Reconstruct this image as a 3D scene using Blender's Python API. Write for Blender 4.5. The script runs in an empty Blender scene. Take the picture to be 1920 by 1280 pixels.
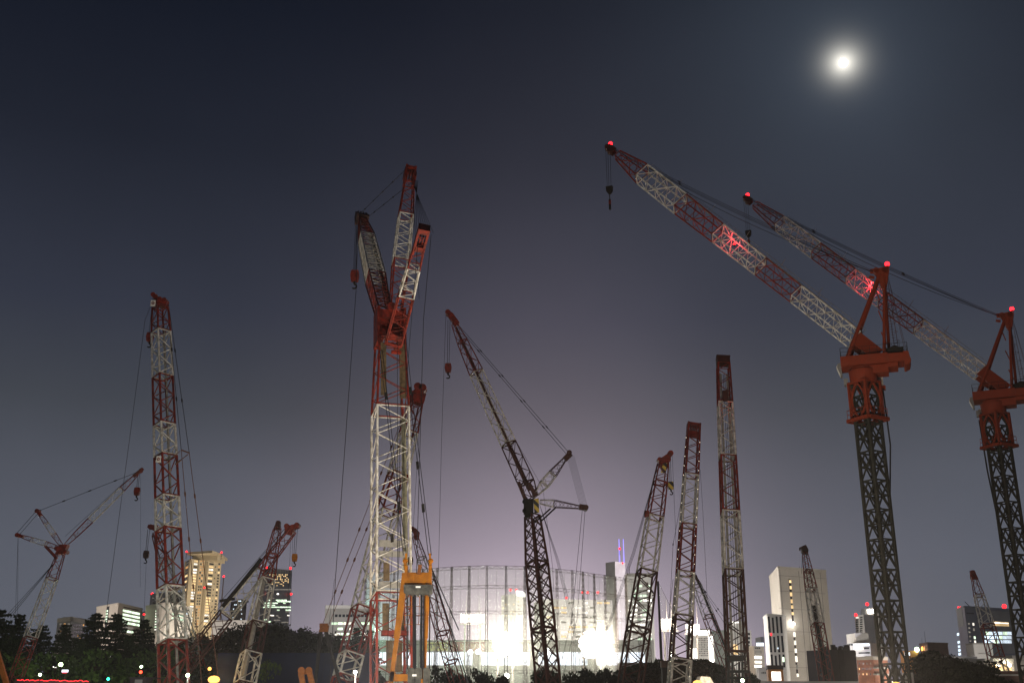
# Night building site with cranes, built in metres from one camera position outward.
# tunables
LO1, LO2, LO3, LW1, LW2 = 5200, 5000, 28000, 21000, 9000
BY1, BY2, BP1, BP2 = 332, 352, 48000, 66000
MOON_SUN, NISH, HAZE = .10, .0003, .00010
SKY = [(0.0, (.104, .114, .142)), (.12, (.092, .101, .130)), (.186, (.074, .081, .104)), (.245, (.049, .055, .070)), (.327, (.029, .034, .053)), (.463, (.0120, .0152, .0262)), (.578, (.0045, .0070, .0150)), (1.0, (.003, .005, .012))]
GLOW = (1.02, .76, .90)
import bpy, math, random
from mathutils import Vector, Matrix
R = math.radians
sc = bpy.context.scene
COL = sc.collection
rng = random.Random(7)
# ------------------------------------------------------------------ camera model: a 37.5 mm lens tilted up from a 6 m high footbridge
FPX, TH, CAMZ = 2000.0, R(18.26), 6.0
CS, SN = math.cos(TH), math.sin(TH)
CAM = Vector((0, 0, CAMZ))
def ray(px, py):
    u = (px - 960) / FPX; v = (640 - py) / FPX
    return Vector((u, CS - v * SN, SN + v * CS))
def at(px, py, Y):
    r = ray(px, py)
    return CAM + r * (Y / r.y)
def depth(P):
    return P.y * CS + (P.z - CAMZ) * SN
def proj(P):
    d = depth(P); up = -P.y * SN + (P.z - CAMZ) * CS
    return 960 + FPX * P.x / d, 640 - FPX * up / d
def px2m(P, n):
    return n * depth(P) / FPX
def tpix(A, B, c, ax):
    lo, hi = 0.0, 1.0
    f = lambda t: proj(A.lerp(B, t))[ax]
    s = 1 if f(1) > f(0) else -1
    if (c - f(0)) * s <= 0: return 0.0
    if (c - f(1)) * s >= 0: return 1.0
    for _ in range(40):
        m = (lo + hi) / 2
        if (f(m) - c) * s < 0: lo = m
        else: hi = m
    return (lo + hi) / 2

# ------------------------------------------------------------------ materials
MATS = {}
def pbr(name, col, rough=.5, metal=0.0, var=.25, scale=3.0, col2=None, spec=.5, bump=0):
    m = bpy.data.materials.new(name); m.use_nodes = True
    nt = m.node_tree; b = nt.nodes['Principled BSDF']
    b.inputs['Roughness'].default_value = rough; b.inputs['Metallic'].default_value = metal
    b.inputs['Specular IOR Level'].default_value = spec
    tc = nt.nodes.new('ShaderNodeTexCoord')
    n = nt.nodes.new('ShaderNodeTexNoise'); n.inputs['Scale'].default_value = scale; n.inputs['Detail'].default_value = 5
    n.inputs['Roughness'].default_value = .65
    r = nt.nodes.new('ShaderNodeValToRGB')
    c2 = col2 or tuple(c * (1 - var) for c in col)
    r.color_ramp.elements[0].position = .36; r.color_ramp.elements[1].position = .62
    r.color_ramp.elements[0].color = (*c2, 1); r.color_ramp.elements[1].color = (*col, 1)
    nt.links.new(tc.outputs['Object'], n.inputs['Vector']); nt.links.new(n.outputs['Fac'], r.inputs['Fac'])
    nt.links.new(r.outputs['Color'], b.inputs['Base Color'])
    if bump:
        bp = nt.nodes.new('ShaderNodeBump'); bp.inputs['Strength'].default_value = bump
        nt.links.new(n.outputs['Fac'], bp.inputs['Height']); nt.links.new(bp.outputs['Normal'], b.inputs['Normal'])
    MATS[name] = m
    return m
def emit(name, col, s, var=0.0, scale=1.0):
    m = bpy.data.materials.new(name); m.use_nodes = True
    nt = m.node_tree; nt.nodes.clear()
    o = nt.nodes.new('ShaderNodeOutputMaterial'); e = nt.nodes.new('ShaderNodeEmission')
    e.inputs['Color'].default_value = (*col, 1); e.inputs['Strength'].default_value = s
    if var:
        tc = nt.nodes.new('ShaderNodeTexCoord'); n = nt.nodes.new('ShaderNodeTexNoise'); n.inputs['Scale'].default_value = scale
        mr = nt.nodes.new('ShaderNodeMapRange'); mr.inputs['From Min'].default_value = .3; mr.inputs['From Max'].default_value = .7
        mr.inputs['To Min'].default_value = s * (1 - var); mr.inputs['To Max'].default_value = s * (1 + var)
        nt.links.new(tc.outputs['Object'], n.inputs['Vector']); nt.links.new(n.outputs['Fac'], mr.inputs['Value'])
        nt.links.new(mr.outputs['Result'], e.inputs['Strength'])
    nt.links.new(e.outputs['Emission'], o.inputs['Surface'])
    m.cycles.emission_sampling = 'NONE'
    MATS[name] = m
    return m
pbr('red', (.235, .022, .011), .55, spec=.3, col2=(.075, .013, .009), scale=1.9)
pbr('white', (.72, .705, .67), .5, spec=.4, col2=(.27, .245, .20), scale=1.9)
pbr('orange_red', (.19, .027, .010), .65, spec=.2, col2=(.16, .028, .012), scale=1.9, bump=.1)
pbr('olive', (.032, .032, .027), .7, var=.4, scale=1.5, spec=.15)
pbr('shaded_red', (.060, .018, .012), .6, var=.4, scale=1.0, spec=.3)  # red paint darkened: the unlit look of the booms is put into the colour
pbr('dark', (.022, .02, .018), .8, var=.4, spec=.1)
pbr('yellow', (.36, .125, .002), .6, col2=(.22, .07, .002), scale=1.6, spec=.12)
pbr('rust_yellow', (.20, .065, .012), .7, var=.4, spec=.2)
pbr('rope', (.018, .018, .021), .8, var=.2, spec=.1)
pbr('rust_rope', (.13, .05, .025), .6, var=.2)
pbr('steel', (.10, .096, .08), .75, col2=(.04, .038, .033), scale=2.6, bump=.3, spec=.15)
pbr('tread', (.26, .25, .23), .7, var=.3)
pbr('plank', (.13, .085, .04), .8, var=.5, scale=4)
pbr('olive_pipe', (.20, .19, .13), .5, var=.4)
pbr('sign_white', (.75, .74, .7), .6, var=.1)
pbr('glass_dark', (.02, .024, .03), .15, var=.2)
pbr('trunk', (.03, .022, .016), .95, spec=.1, var=.4)
pbr('concrete', (.33, .315, .29), .85, col2=(.25, .235, .215), scale=.12)
pbr('concrete_warm', (.44, .40, .35), .85, col2=(.36, .325, .28), scale=.1)
pbr('white_wall', (.62, .60, .57), .8, col2=(.52, .50, .47), scale=.1)
pbr('cream_wall', (.40, .33, .24), .85, col2=(.33, .27, .19), scale=.2)
pbr('beige_wall', (.42, .36, .30), .85, col2=(.36, .30, .25), scale=.15)
pbr('dark_wall', (.038, .034, .038), .8, spec=.1, var=.3, scale=.2)
pbr('navy_wall', (.05, .055, .075), .4, var=.3, scale=.2)
pbr('grey_wall', (.17, .17, .175), .7, var=.2, scale=.2)
pbr('brick', (.28, .10, .055), .85, var=.35, scale=.8)
pbr('brown_wall', (.12, .065, .05), .85, var=.3, scale=.4)
pbr('blue_hoarding', (.015, .025, .060), .8, var=.3, scale=.3, spec=.1)
pbr('white_hoarding', (.5, .5, .5), .6, var=.2, scale=.3)
pbr('net_steel', (.11, .095, .09), .7, var=.2, spec=.2)
pbr('soil', (.07, .055, .04), .95, spec=.1, col2=(.11, .10, .09), scale=.05)
pbr('asphalt', (.05, .05, .052), .9, var=.3, scale=.4)
pbr('red_banner', (.26, .03, .025), .7, var=.1)
pbr('yellow_banner', (.55, .42, .10), .7, var=.1)
pbr('gold', (.6, .38, .12), .5, var=.1)
pbr('orange_wall', (.5, .22, .06), .8, var=.2)
emit('win_warm', (1, .68, .32), 1.25, .35, .35)
emit('win_amber', (1, .52, .2), .75, .4, .35)
emit('win_white', (1, .93, .80), 1.5, .4, .35)
emit('win_green', (.78, 1, .72), 1.6, .45, .35)
emit('win_cool', (.75, .88, 1), 1.5, .4, .35)
emit('win_dim', (.55, .5, .42), .35, .3, .35)
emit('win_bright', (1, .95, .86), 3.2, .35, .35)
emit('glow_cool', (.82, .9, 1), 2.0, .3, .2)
emit('flood', (1, .95, .86), 26)
emit('flood_soft', (1, .97, .90), 4.0)
emit('lamp_orange', (1, .48, .11), 2.8)
emit('lamp_white', (1, .96, .88), 22)
emit('lamp_green', (.72, 1, .55), 14)
emit('lamp_red', (1, .009, .014), 9)
emit('beacon', (1, .012, .018), 5)
emit('led_red', (1, .03, .04), 3)
emit('traffic_red', (1, .05, .02), 7)
emit('traffic_green', (.05, 1, .5), 4)
emit('fairy', (1, .86, .66), 3)
emit('violet_glow', (.34, .28, 1), 1.6)  # the violet lighting of the antennas is put in as their own emission
emit('moon', (1, .97, .90), 30)
# leaves: diffuse with a little translucency, tone varied leaf by leaf
def leaf_mat(name, c1, c2):
    m = bpy.data.materials.new(name); m.use_nodes = True
    nt = m.node_tree; b = nt.nodes['Principled BSDF']; b.inputs['Roughness'].default_value = .8; b.inputs['Specular IOR Level'].default_value = .08
    g = nt.nodes.new('ShaderNodeNewGeometry'); r = nt.nodes.new('ShaderNodeValToRGB')
    r.color_ramp.elements[0].color = (*c1, 1); r.color_ramp.elements[1].color = (*c2, 1)
    nt.links.new(g.outputs['Random Per Island'], r.inputs['Fac']); nt.links.new(r.outputs['Color'], b.inputs['Base Color'])
    tr = nt.nodes.new('ShaderNodeBsdfTranslucent'); mx = nt.nodes.new('ShaderNodeMixShader'); mx.inputs[0].default_value = .20
    nt.links.new(r.outputs['Color'], tr.inputs['Color'])
    nt.links.new(b.outputs[0], mx.inputs[1]); nt.links.new(tr.outputs[0], mx.inputs[2])
    nt.links.new(mx.outputs[0], nt.nodes['Material Output'].inputs['Surface'])
    MATS[name] = m
leaf_mat('needles', (.012, .022, .010), (.028, .045, .018))
leaf_mat('leaves', (.02, .04, .012), (.075, .125, .03))
leaf_mat('leaves_dark', (.014, .018, .010), (.034, .04, .02))
# thin net: mostly see-through, the twine catches the floodlight
m = bpy.data.materials.new('net'); m.use_nodes = True; nt = m.node_tree; nt.nodes.clear()
o = nt.nodes.new('ShaderNodeOutputMaterial'); mx = nt.nodes.new('ShaderNodeMixShader'); t = nt.nodes.new('ShaderNodeBsdfTransparent')
d = nt.nodes.new('ShaderNodeBsdfDiffuse'); d.inputs['Color'].default_value = (.62, .70, .66, 1)
tl = nt.nodes.new('ShaderNodeBsdfTranslucent'); tl.inputs['Color'].default_value = (.62, .70, .66, 1)
m2 = nt.nodes.new('ShaderNodeMixShader'); m2.inputs[0].default_value = .6
mx.inputs[0].default_value = .20
nt.links.new(d.outputs[0], m2.inputs[1]); nt.links.new(tl.outputs[0], m2.inputs[2])
nt.links.new(t.outputs[0], mx.inputs[1]); nt.links.new(m2.outputs[0], mx.inputs[2]); nt.links.new(mx.outputs[0], o.inputs['Surface'])
MATS['net'] = m
# black and yellow slanting stripes
m = pbr('hazard', (.6, .42, .05), .5); nt = m.node_tree
w = nt.nodes.new('ShaderNodeTexWave'); w.bands_direction = 'DIAGONAL'; w.inputs['Scale'].default_value = .55
r = nt.nodes.new('ShaderNodeValToRGB'); r.color_ramp.interpolation = 'CONSTANT'
r.color_ramp.elements[0].color = (.02, .02, .02, 1); r.color_ramp.elements[1].position = .5; r.color_ramp.elements[1].color = (.55, .40, .06, 1)
tc = nt.nodes.new('ShaderNodeTexCoord')
nt.links.new(tc.outputs['Object'], w.inputs['Vector']); nt.links.new(w.outputs['Fac'], r.inputs['Fac'])
nt.links.new(r.outputs['Color'], nt.nodes['Principled BSDF'].inputs['Base Color'])

# ------------------------------------------------------------------ mesh helpers
def perp(d):
    a = Vector((0, 0, 1)) if abs(d.z) < .9 else Vector((1, 0, 0))
    s = d.cross(a).normalized()
    return s, d.cross(s).normalized()
class MB:
    def __init__(s): s.v = []; s.f = []; s.s = []
    def add(s, vs, fs, smooth=False):
        b = len(s.v); s.v += [Vector(x) for x in vs]
        for f in fs: s.f.append([b + i for i in f]); s.s.append(smooth)
    def tube(s, a, b, r, r2=None, n=6, caps=True):
        a = Vector(a); b = Vector(b); d = b - a
        if d.length < 1e-6: return
        d.normalize(); u, w = perp(d); r2 = r if r2 is None else r2
        vs = []
        for P, q in ((a, r), (b, r2)):
            for i in range(n):
                t = 2 * math.pi * i / n; vs.append(P + u * (q * math.cos(t)) + w * (q * math.sin(t)))
        s.add(vs, [[i, (i + 1) % n, n + (i + 1) % n, n + i] for i in range(n)], n > 4)
        if caps: s.add(vs, [list(range(n))[::-1], list(range(n, 2 * n))])
    def box(s, c, ax, ay, az):
        c = Vector(c); ax = Vector(ax); ay = Vector(ay); az = Vector(az)
        vs = [c + ax * i + ay * j + az * k for k in (-1, 1) for j in (-1, 1) for i in (-1, 1)]
        s.add(vs, [[0, 2, 3, 1], [4, 5, 7, 6], [0, 1, 5, 4], [2, 6, 7, 3], [0, 4, 6, 2], [1, 3, 7, 5]])
    def bar(s, a, b, w, h=None, side=None):
        a = Vector(a); b = Vector(b); d = b - a; L = d.length
        if L < 1e-6: return
        d.normalize(); h = w if h is None else h
        if side is None: u, v = perp(d)
        else:
            u = (side - d * side.dot(d)).normalized(); v = d.cross(u)
        s.box((a + b) / 2, d * (L / 2), u * (w / 2), v * (h / 2))
    def prism(s, poly, h0, h1, top=None):
        n = len(poly)
        vs = [Vector((p[0], p[1], h0)) for p in poly] + [Vector((p[0], p[1], (h1 if top is None else top[i]))) for i, p in enumerate(poly)]
        s.add(vs, [[i, (i + 1) % n, n + (i + 1) % n, n + i] for i in range(n)] + [list(range(n))[::-1], list(range(n, 2 * n))])
    def plate(s, pts, nrm, th):
        n = len(pts); nrm = Vector(nrm).normalized()
        vs = [Vector(p) - nrm * th / 2 for p in pts] + [Vector(p) + nrm * th / 2 for p in pts]
        s.add(vs, [[i, (i + 1) % n, n + (i + 1) % n, n + i] for i in range(n)] + [list(range(n))[::-1], list(range(n, 2 * n))])
    def ball(s, c, r, n=8, sq=1.0):
        c = Vector(c); vs = [c + Vector((0, 0, r * sq))]; k = n // 2
        for j in range(1, k):
            a = math.pi * j / k
            for i in range(n):
                t = 2 * math.pi * i / n; vs.append(c + Vector((r * math.sin(a) * math.cos(t), r * math.sin(a) * math.sin(t), r * sq * math.cos(a))))
        vs.append(c - Vector((0, 0, r * sq)))
        fs = [[0, 1 + i, 1 + (i + 1) % n] for i in range(n)]
        for j in range(k - 2):
            for i in range(n):
                a = 1 + j * n; fs.append([a + i, a + n + i, a + n + (i + 1) % n, a + (i + 1) % n])
        a = 1 + (k - 2) * n; fs += [[a + i, len(vs) - 1, a + (i + 1) % n] for i in range(n)]
        s.add(vs, fs, True)
    def path(s, pts, r, n=5):
        for a, b in zip(pts[:-1], pts[1:]): s.tube(a, b, r, n=n, caps=False)
    def build(s, name, mat, parent=None, origin=None, label=None):
        if not s.v: return None
        if origin is None: origin = parent['_o'] if parent is not None and '_o' in parent else (0, 0, 0)
        o_ = Vector(origin)
        me = bpy.data.meshes.new(name); me.from_pydata([tuple(v - o_) for v in s.v], [], s.f)
        me.polygons.foreach_set('use_smooth', s.s); me.update()
        me.materials.append(MATS[mat] if isinstance(mat, str) else mat)
        o = bpy.data.objects.new(name, me); COL.objects.link(o)
        if parent is not None:
            o.parent = parent; o['_o'] = tuple(o_)
        else: o.location = o_
        if label: o['label'] = label
        return o
def tag(o, label, cat, group=None, kind=None):
    o['label'] = label; o['category'] = cat
    if group: o['group'] = group
    if kind: o['kind'] = kind
    return o
def thing(name, label, cat, loc=(0, 0, 0), group=None):
    o = bpy.data.objects.new(name, None); COL.objects.link(o); o.location = loc; o['_o'] = tuple(loc)
    o.empty_display_size = 1
    return tag(o, label, cat, group)
def copy_thing(o, loc=None, rz=None, scale=None, label=None):
    def rec(a, par):
        c = a.copy(); COL.objects.link(c)
        if par is not None: c.parent = par
        for ch in list(a.children): rec(ch, c)
        return c
    c = rec(o, None)
    if loc is not None: c.location = loc
    if rz is not None: c.rotation_euler = (0, 0, rz)
    if scale is not None: c.scale = scale
    if label: c['label'] = label
    return c
def light(name, loc, col, power, radius=.3, parent=None, kind='POINT', aim=None, cone=None):
    l = bpy.data.lights.new(name, kind); l.energy = power; l.color = col
    l.shadow_soft_size = radius
    if kind == 'SPOT': l.spot_size = cone; l.spot_blend = .6
    o = bpy.data.objects.new(name, l); COL.objects.link(o); o.location = loc
    if aim is not None: o.rotation_euler = (Vector(aim) - Vector(loc)).to_track_quat('-Z', 'Y').to_euler()
    if parent is not None:
        o.parent = parent; o.location = Vector(loc) - Vector(parent['_o'])
    return o
# ------------------------------------------------------------------ lattice booms
def frame_of(A, B, rot=0):
    d = (B - A).normalized(); mid = (A + B) / 2
    view = (mid - CAM).normalized()
    s = d.cross(view)
    if s.length < 1e-3: s = d.cross(Vector((1, 0, 0)))
    s.normalize()
    if s.x < 0: s = -s
    n = d.cross(s).normalized()
    c, q = math.cos(R(rot)), math.sin(R(rot))
    return d, (s * c + n * q), (n * c - s * q)
def lattice(mb, A, B, wA, wB, s, n, hA=None, hB=None, bays=None, rc=.06, rb=.035, pattern='zig', ends=(True, True), rung=False):
    hA = wA if hA is None else hA; hB = wB if hB is None else hB
    L = (B - A).length
    if bays is None: bays = max(1, round(L / ((wA + wB) / 2 * .95)))
    def cor(t):
        P = A.lerp(B, t); w = (wA + (wB - wA) * t) / 2; h = (hA + (hB - hA) * t) / 2
        return [P + s * w + n * h, P - s * w + n * h, P - s * w - n * h, P + s * w - n * h]
    cA, cB = cor(0), cor(1)
    for i in range(4): mb.tube(cA[i], cB[i], rc, n=8)
    ring = [cor(k / bays) for k in range(bays + 1)]
    if ends[0]:
        for i in range(4): mb.tube(cA[i], cA[(i + 1) % 4], rb * 1.35, n=5, caps=False)
    if ends[1]:
        for i in range(4): mb.tube(cB[i], cB[(i + 1) % 4], rb * 1.35, n=5, caps=False)
    for k in range(bays):
        a, b = ring[k], ring[k + 1]
        for i in range(4):
            j = (i + 1) % 4
            if pattern == 'x' or (pattern == 'mix' and i % 2 == 0):
                mb.tube(a[i], b[j], rb, n=5, caps=False); mb.tube(a[j], b[i], rb, n=5, caps=False)
            elif (k + i) % 2 == 0: mb.tube(a[i], b[j], rb, n=5, caps=False)
            else: mb.tube(a[j], b[i], rb, n=5, caps=False)
            if rung and k: mb.tube(a[i], a[j], rb, n=5, caps=False)
class Crane:
    def __init__(s, name, label, cat, base, group=None):
        s.root = thing(name, label, cat, base, group)
    def part(s, name, mb, mat, label=None, parent=None):
        return mb.build(name, mat, parent or s.root, s.root['_o'], label)
    def boom(s, P0, P1, secs, ax=1, rot=0, name='boom_section', rc=.058, rb=.034, pattern='zig', rung=False, asp=1.0, bayk=.95, rect=None):
        # secs: (pixel coordinate along the axis, apparent width in pixels, colour)
        d, sd, n = frame_of(P0, P1, rot)
        k = 1 / (abs(math.cos(R(rot))) + asp * abs(math.sin(R(rot))))
        pts = []
        for c, w, col in secs:
            P = P0.lerp(P1, tpix(P0, P1, c, ax)); pts.append((P, px2m(P, w) * k, col))
        for q, ((A, wa, col), (B, wb, _)) in enumerate(zip(pts[:-1], pts[1:])):
            if (B - A).length < .05: continue
            mb = MB(); g = d * min(.06, .02 * (B - A).length)
            L = (B - A).length; bays = max(2, round(L / (max(wa, wb) * bayk)))
            w_ = max(wa, wb)
            lattice(mb, A + g, B - g, wa, wb, sd, n, wa * asp, wb * asp, bays, w_ * rc, w_ * rb, pattern, rung=rung)
            s.part(name, mb, col, {'red': 'red lattice section', 'white': 'white lattice section'}.get(col))
        return d, sd, n, pts
    def rope(s, pts, px=.9, name='rope', mat='rope', beads=0, n=5):
        mb = MB(); r = px2m(pts[0], px) / 2
        mb.path(pts, r, n)
        if beads:
            for i in range(1, beads + 1):
                t = i / (beads + 1); P = pts[0].lerp(pts[-1], t) if len(pts) == 2 else pts[int(t * (len(pts) - 1))]
                d = (pts[-1] - pts[0]).normalized(); mb.bar(P - d * r * 6, P + d * r * 6, r * 4.2, r * 4.2)
        return s.part(name, mb, mat)
    def hook(s, top, px, py, size=1.0, mat='red', ropes=3, spread=5):
        # block hanging straight below `top`, block centre at image height py
        u = at(px, py, top.y); C = Vector((top.x, top.y, u.z)); h = px2m(C, 10) * size; w = px2m(C, 6.5) * size
        mb = MB()
        for k in (-1, 1):
            y = k * w * .42
            mb.plate([C + Vector(p) for p in ((-w * .8, y, h), (w * .8, y, h), (w, y, h * .2), (w * .75, y, -h * .75), (-w * .75, y, -h * .75), (-w, y, h * .2))], (0, 1, 0), w * .25)
        mb.tube(C + Vector((0, -w * .55, h * .3)), C + Vector((0, w * .55, h * .3)), w * .3, n=8)
        for k in (-.25, .25): mb.tube(C + Vector((0, k * w - w * .1, h * .2)), C + Vector((0, k * w + w * .1, h * .2)), w * .85, n=14)
        b = s.part('hook_block', mb, mat)
        hk = MB(); hk.tube(C + Vector((0, 0, -h * .7)), C + Vector((0, 0, -h * 1.15)), w * .28, n=6)
        pts = []
        for i in range(9):
            a = R(100 - i * 30); pts.append(C + Vector((math.cos(a) * w * .52, 0, -h * 1.55 + math.sin(a) * w * .52)))
        hk.path(pts, w * .2, 6)
        s.part('hook', hk, 'dark', parent=b)
        r = MB()
        for i in range(ropes):
            x = (i - (ropes - 1) / 2) * px2m(C, spread) / max(1, ropes - 1)
            r.tube(Vector((top.x + x, top.y, top.z)), Vector((C.x + x * .8, C.y, C.z + h * .9)), px2m(C, .42), n=5)
        s.part('hoist_rope', r, 'rope')
        return C
    def sheaves(s, P, axis, r, n=3, th=.12, gap=.2, mat='red', parent=None, plates=None, dirv=None, name='boom_head'):
        mb = MB(); axis = axis.normalized()
        for i in range(n):
            c = P + axis * ((i - (n - 1) / 2) * gap); mb.tube(c - axis * th / 2, c + axis * th / 2, r, n=16)
        mb.tube(P - axis * (n * gap * .6), P + axis * (n * gap * .6), r * .25, n=8)
        if dirv is not None:
            dv = dirv.normalized(); cr = axis.cross(dv).normalized()
            for k in (-1, 1):
                c = P + axis * (k * (n * gap * .55))
                mb.plate([c + dv * r * 1.1 + cr * r * .6, c + dv * r * 1.1 - cr * r * .6, c - dv * r * 2.6 - cr * r * 1.25, c - dv * r * 2.6 + cr * r * 1.25], axis, th * .6)
            mb.box(P - dv * r * 2.2, dv * r * .5, cr * r * 1.1, axis * (n * gap * .55))
        return s.part(name, mb, mat, parent=parent)
    def lamp(s, P, r, power=0, col=(1, .04, .05)):
        mb = MB(); mb.ball(P, r, 10); base = MB(); base.tube(P - Vector((0, 0, r * 2.2)), P - Vector((0, 0, r * .8)), r * .6, n=8)
        l = s.part('obstruction_lamp', mb, 'lamp_red'); s.part('lamp_base', base, 'dark', parent=l)
        if power: light('lamp_light', P + Vector((0, 0, r * 1.6)), col, power, .15, s.root)
CG = 'construction cranes on the site'
def foot(px, Y): return Vector((at(px, 1290, Y).x, Y, 0))
def down(P0, P1, z=0):
    # carry the axis P1->P0 on down to height z
    d = P0 - P1; t = (z - P0.z) / d.z
    return P0 + d * t
def crawler(cr, base, w, yaw=0, z0=0):
    # tracked carrier under the boom foot
    c, q = math.cos(yaw), math.sin(yaw); X = Vector((c, q, 0)); Yv = Vector((-q, c, 0)); Z = Vector((0, 0, 1))
    B = Vector((base.x, base.y, z0)); mb = MB()
    for k in (-1, 1):
        cc = B + X * (k * w * 1.0) + Z * w * .28
        mb.box(cc, X * w * .22, Yv * w * 1.3, Z * w * .26)
        for e in (-1, 1): mb.tube(cc + Yv * (e * w * 1.3) - X * w * .22, cc + Yv * (e * w * 1.3) + X * w * .22, w * .26, n=12)
    cr.part('crawler_track', mb, 'dark')
    b = MB(); b.tube(B + Z * w * .5, B + Z * w * .75, w * .6, n=16); b.box(B + Z * w * 1.1, X * w * .7, Yv * w * 1.2, Z * w * .34)
    b.box(B + Z * w * 1.35 + Yv * w * 1.25, X * w * .75, Yv * w * .25, Z * w * .5)
    cr.part('machine_body', b, 'red')
    cb = MB(); cb.box(B + Z * w * 1.2 + X * w * .95 - Yv * w * .9, X * w * .24, Yv * w * .4, Z * w * .5); cr.part('cab', cb, 'white')

# ---- the tallest crane, near the middle: lattice mast, luffing jib and two struts
c = Crane('luffing_crane', 'tallest crane, thick red and white mast topped by a jib and two struts', 'crane', foot(733, 76), CG)
P0 = down(at(733, 1280, 75), at(731, 622, 79), 1.6); P1 = at(731, 622, 79)
d, sd, nn, pts = c.boom(P0, P1, [(1400, 77, 'red'), (1116, 75, 'white'), (770, 69, 'red'), (640, 55, 'red')], rot=11, rc=.038, rb=.0165, pattern='zig', bayk=.5)
crawler(c, P0, 2.6)
def onF(t_y, u, v):   # a point inside the tall mast: image height, across, in depth (half widths)
    P = P0.lerp(P1, tpix(P0, P1, t_y, 1)); w = px2m(P, 62) / 2
    return P + sd * (u * w) + nn * (v * w)
vs = 1 if nn.dot(CAM - P1) > 0 else -1
for (u, ya, yb, wd) in ((-.55, 655, 752, .42), (.62, 655, 755, .5)):
    mb = MB(); mb.bar(onF(ya, u, vs * .82), onF(yb, u * 1.0, vs * .82), wd, .06, sd); c.part('plank_walkway', mb, 'plank')
for (u, ya, yb) in ((-.42, 1135, 1192), (.5, 1130, 1192), (-.2, 1204, 1262), (.36, 1204, 1262)):
    mb = MB(); mb.bar(onF(ya, u, vs * .6), onF(yb, u, vs * .6), .46, .05, sd); c.part('plank_walkway', mb, 'plank')
mb = MB(); mb.tube(onF(790, .72, vs * .5), onF(1072, .84, vs * .5), .17, n=10); c.part('backstop_tube', mb, 'olive_pipe')
mb = MB(); mb.bar(onF(672, -.1, vs * .9), onF(672, .5, vs * .9), .3, .2, nn)
c.part('cross_beam', mb, 'red'); mb = MB(); mb.bar(onF(1193, -.75, vs * .95), onF(1193, .85, vs * .95), .45, .3, nn); c.part('cross_beam', mb, 'red')
for (ya, yb) in ((1021, 1034), (1041, 1052), (1098, 1110)):
    mb = MB(); a = onF(ya, -.05, vs * .98); b = onF(yb, -.05, vs * .98)
    mb.bar(a, b, px2m(a, 52), .04, sd); c.part('mesh_guard', mb, 'tread')
mb = MB(); mb.bar(onF(1062, -.42, vs * .9), onF(1096, -.42, vs * .9), .42, .08, sd); c.part('ladder_cage', mb, 'plank')
# mast head: plated block with round cut-outs
H0 = at(731, 640, 79); w = px2m(H0, 27)
mb = MB(); dz = (P1 - P0).normalized()
for k in (-1, 1): mb.box(H0 + dz * 1.1 + sd * (k * w * .92), dz * 1.5, sd * w * .09, nn * w * .8)
mb.box(H0 + dz * 1.2 - nn * (vs * w * .2), dz * .95, sd * w * .84, nn * w * .12)
mb.box(H0 + dz * 2.0, dz * .4, sd * w * .84, nn * w * .7)
for (u, zz, rr) in ((-.7, .0, .3), (.7, -.05, .3), (0, 2.6, .36)): mb.tube(H0 + sd * (w * u) + dz * zz - nn * w * .9, H0 + sd * (w * u) + dz * zz + nn * w * .9, rr, n=12)
mh = c.part('mast_head', mb, 'red')
# jib leaning away to the left
J0 = at(722, 600, 80); J1 = at(678, 408, 104)
d2, s2, n2, p2 = c.boom(J0, J1, [(598, 30, 'red'), (522, 41, 'white'), (448, 34, 'red'), (409, 15, 'red')], rot=24, name='jib_section', rc=.045, rb=.024, bayk=.55, rung=True)
mb = MB(); mb.bar(J0.lerp(J1, .12) + s2 * px2m(J0, 17), J0.lerp(J1, .85) + s2 * px2m(J1, 10), .45, .12, n2); c.part('jib_walkway', mb, 'dark')
c.sheaves(J1 + d2 * .4, s2, .55, 4, .14, .28, 'shaded_red', dirv=d2, name='jib_head')
c.hook(J1 + d2 * .3 - s2 * px2m(J1, 7), 667, 519, 1.25, 'red', 4, 7)
c.rope([J1 - s2 * px2m(J1, 9), at(668, 540, 90), at(629, 1085, 77), at(618, 1290, 74)], .9)
# upright strut
S0 = at(739, 612, 79); S1 = at(769, 322, 83)
d3, s3, n3, _ = c.boom(S0, S1, [(611, 22, 'red'), (492, 32, 'white'), (406, 28, 'red'), (345, 19, 'red'), (324, 17, 'red')], rot=8, name='strut_section', rc=.05, rb=.026, bayk=.52)
mb = MB()
for k in (-1, 1): mb.box(S1 + d3 * -.55 + s3 * (k * px2m(S1, 8.2)), d3 * .95, s3 * .09, n3 * .45)
mb.box(S1 + d3 * .2, d3 * .12, s3 * px2m(S1, 8), n3 * .45)
for k in range(5): mb.tube(S1 - d3 * .5 + s3 * (.24 * (k - 2) - .04), S1 - d3 * .5 + s3 * (.24 * (k - 2) + .04), .5, n=14)
c.part('strut_head', mb, 'red')
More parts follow.
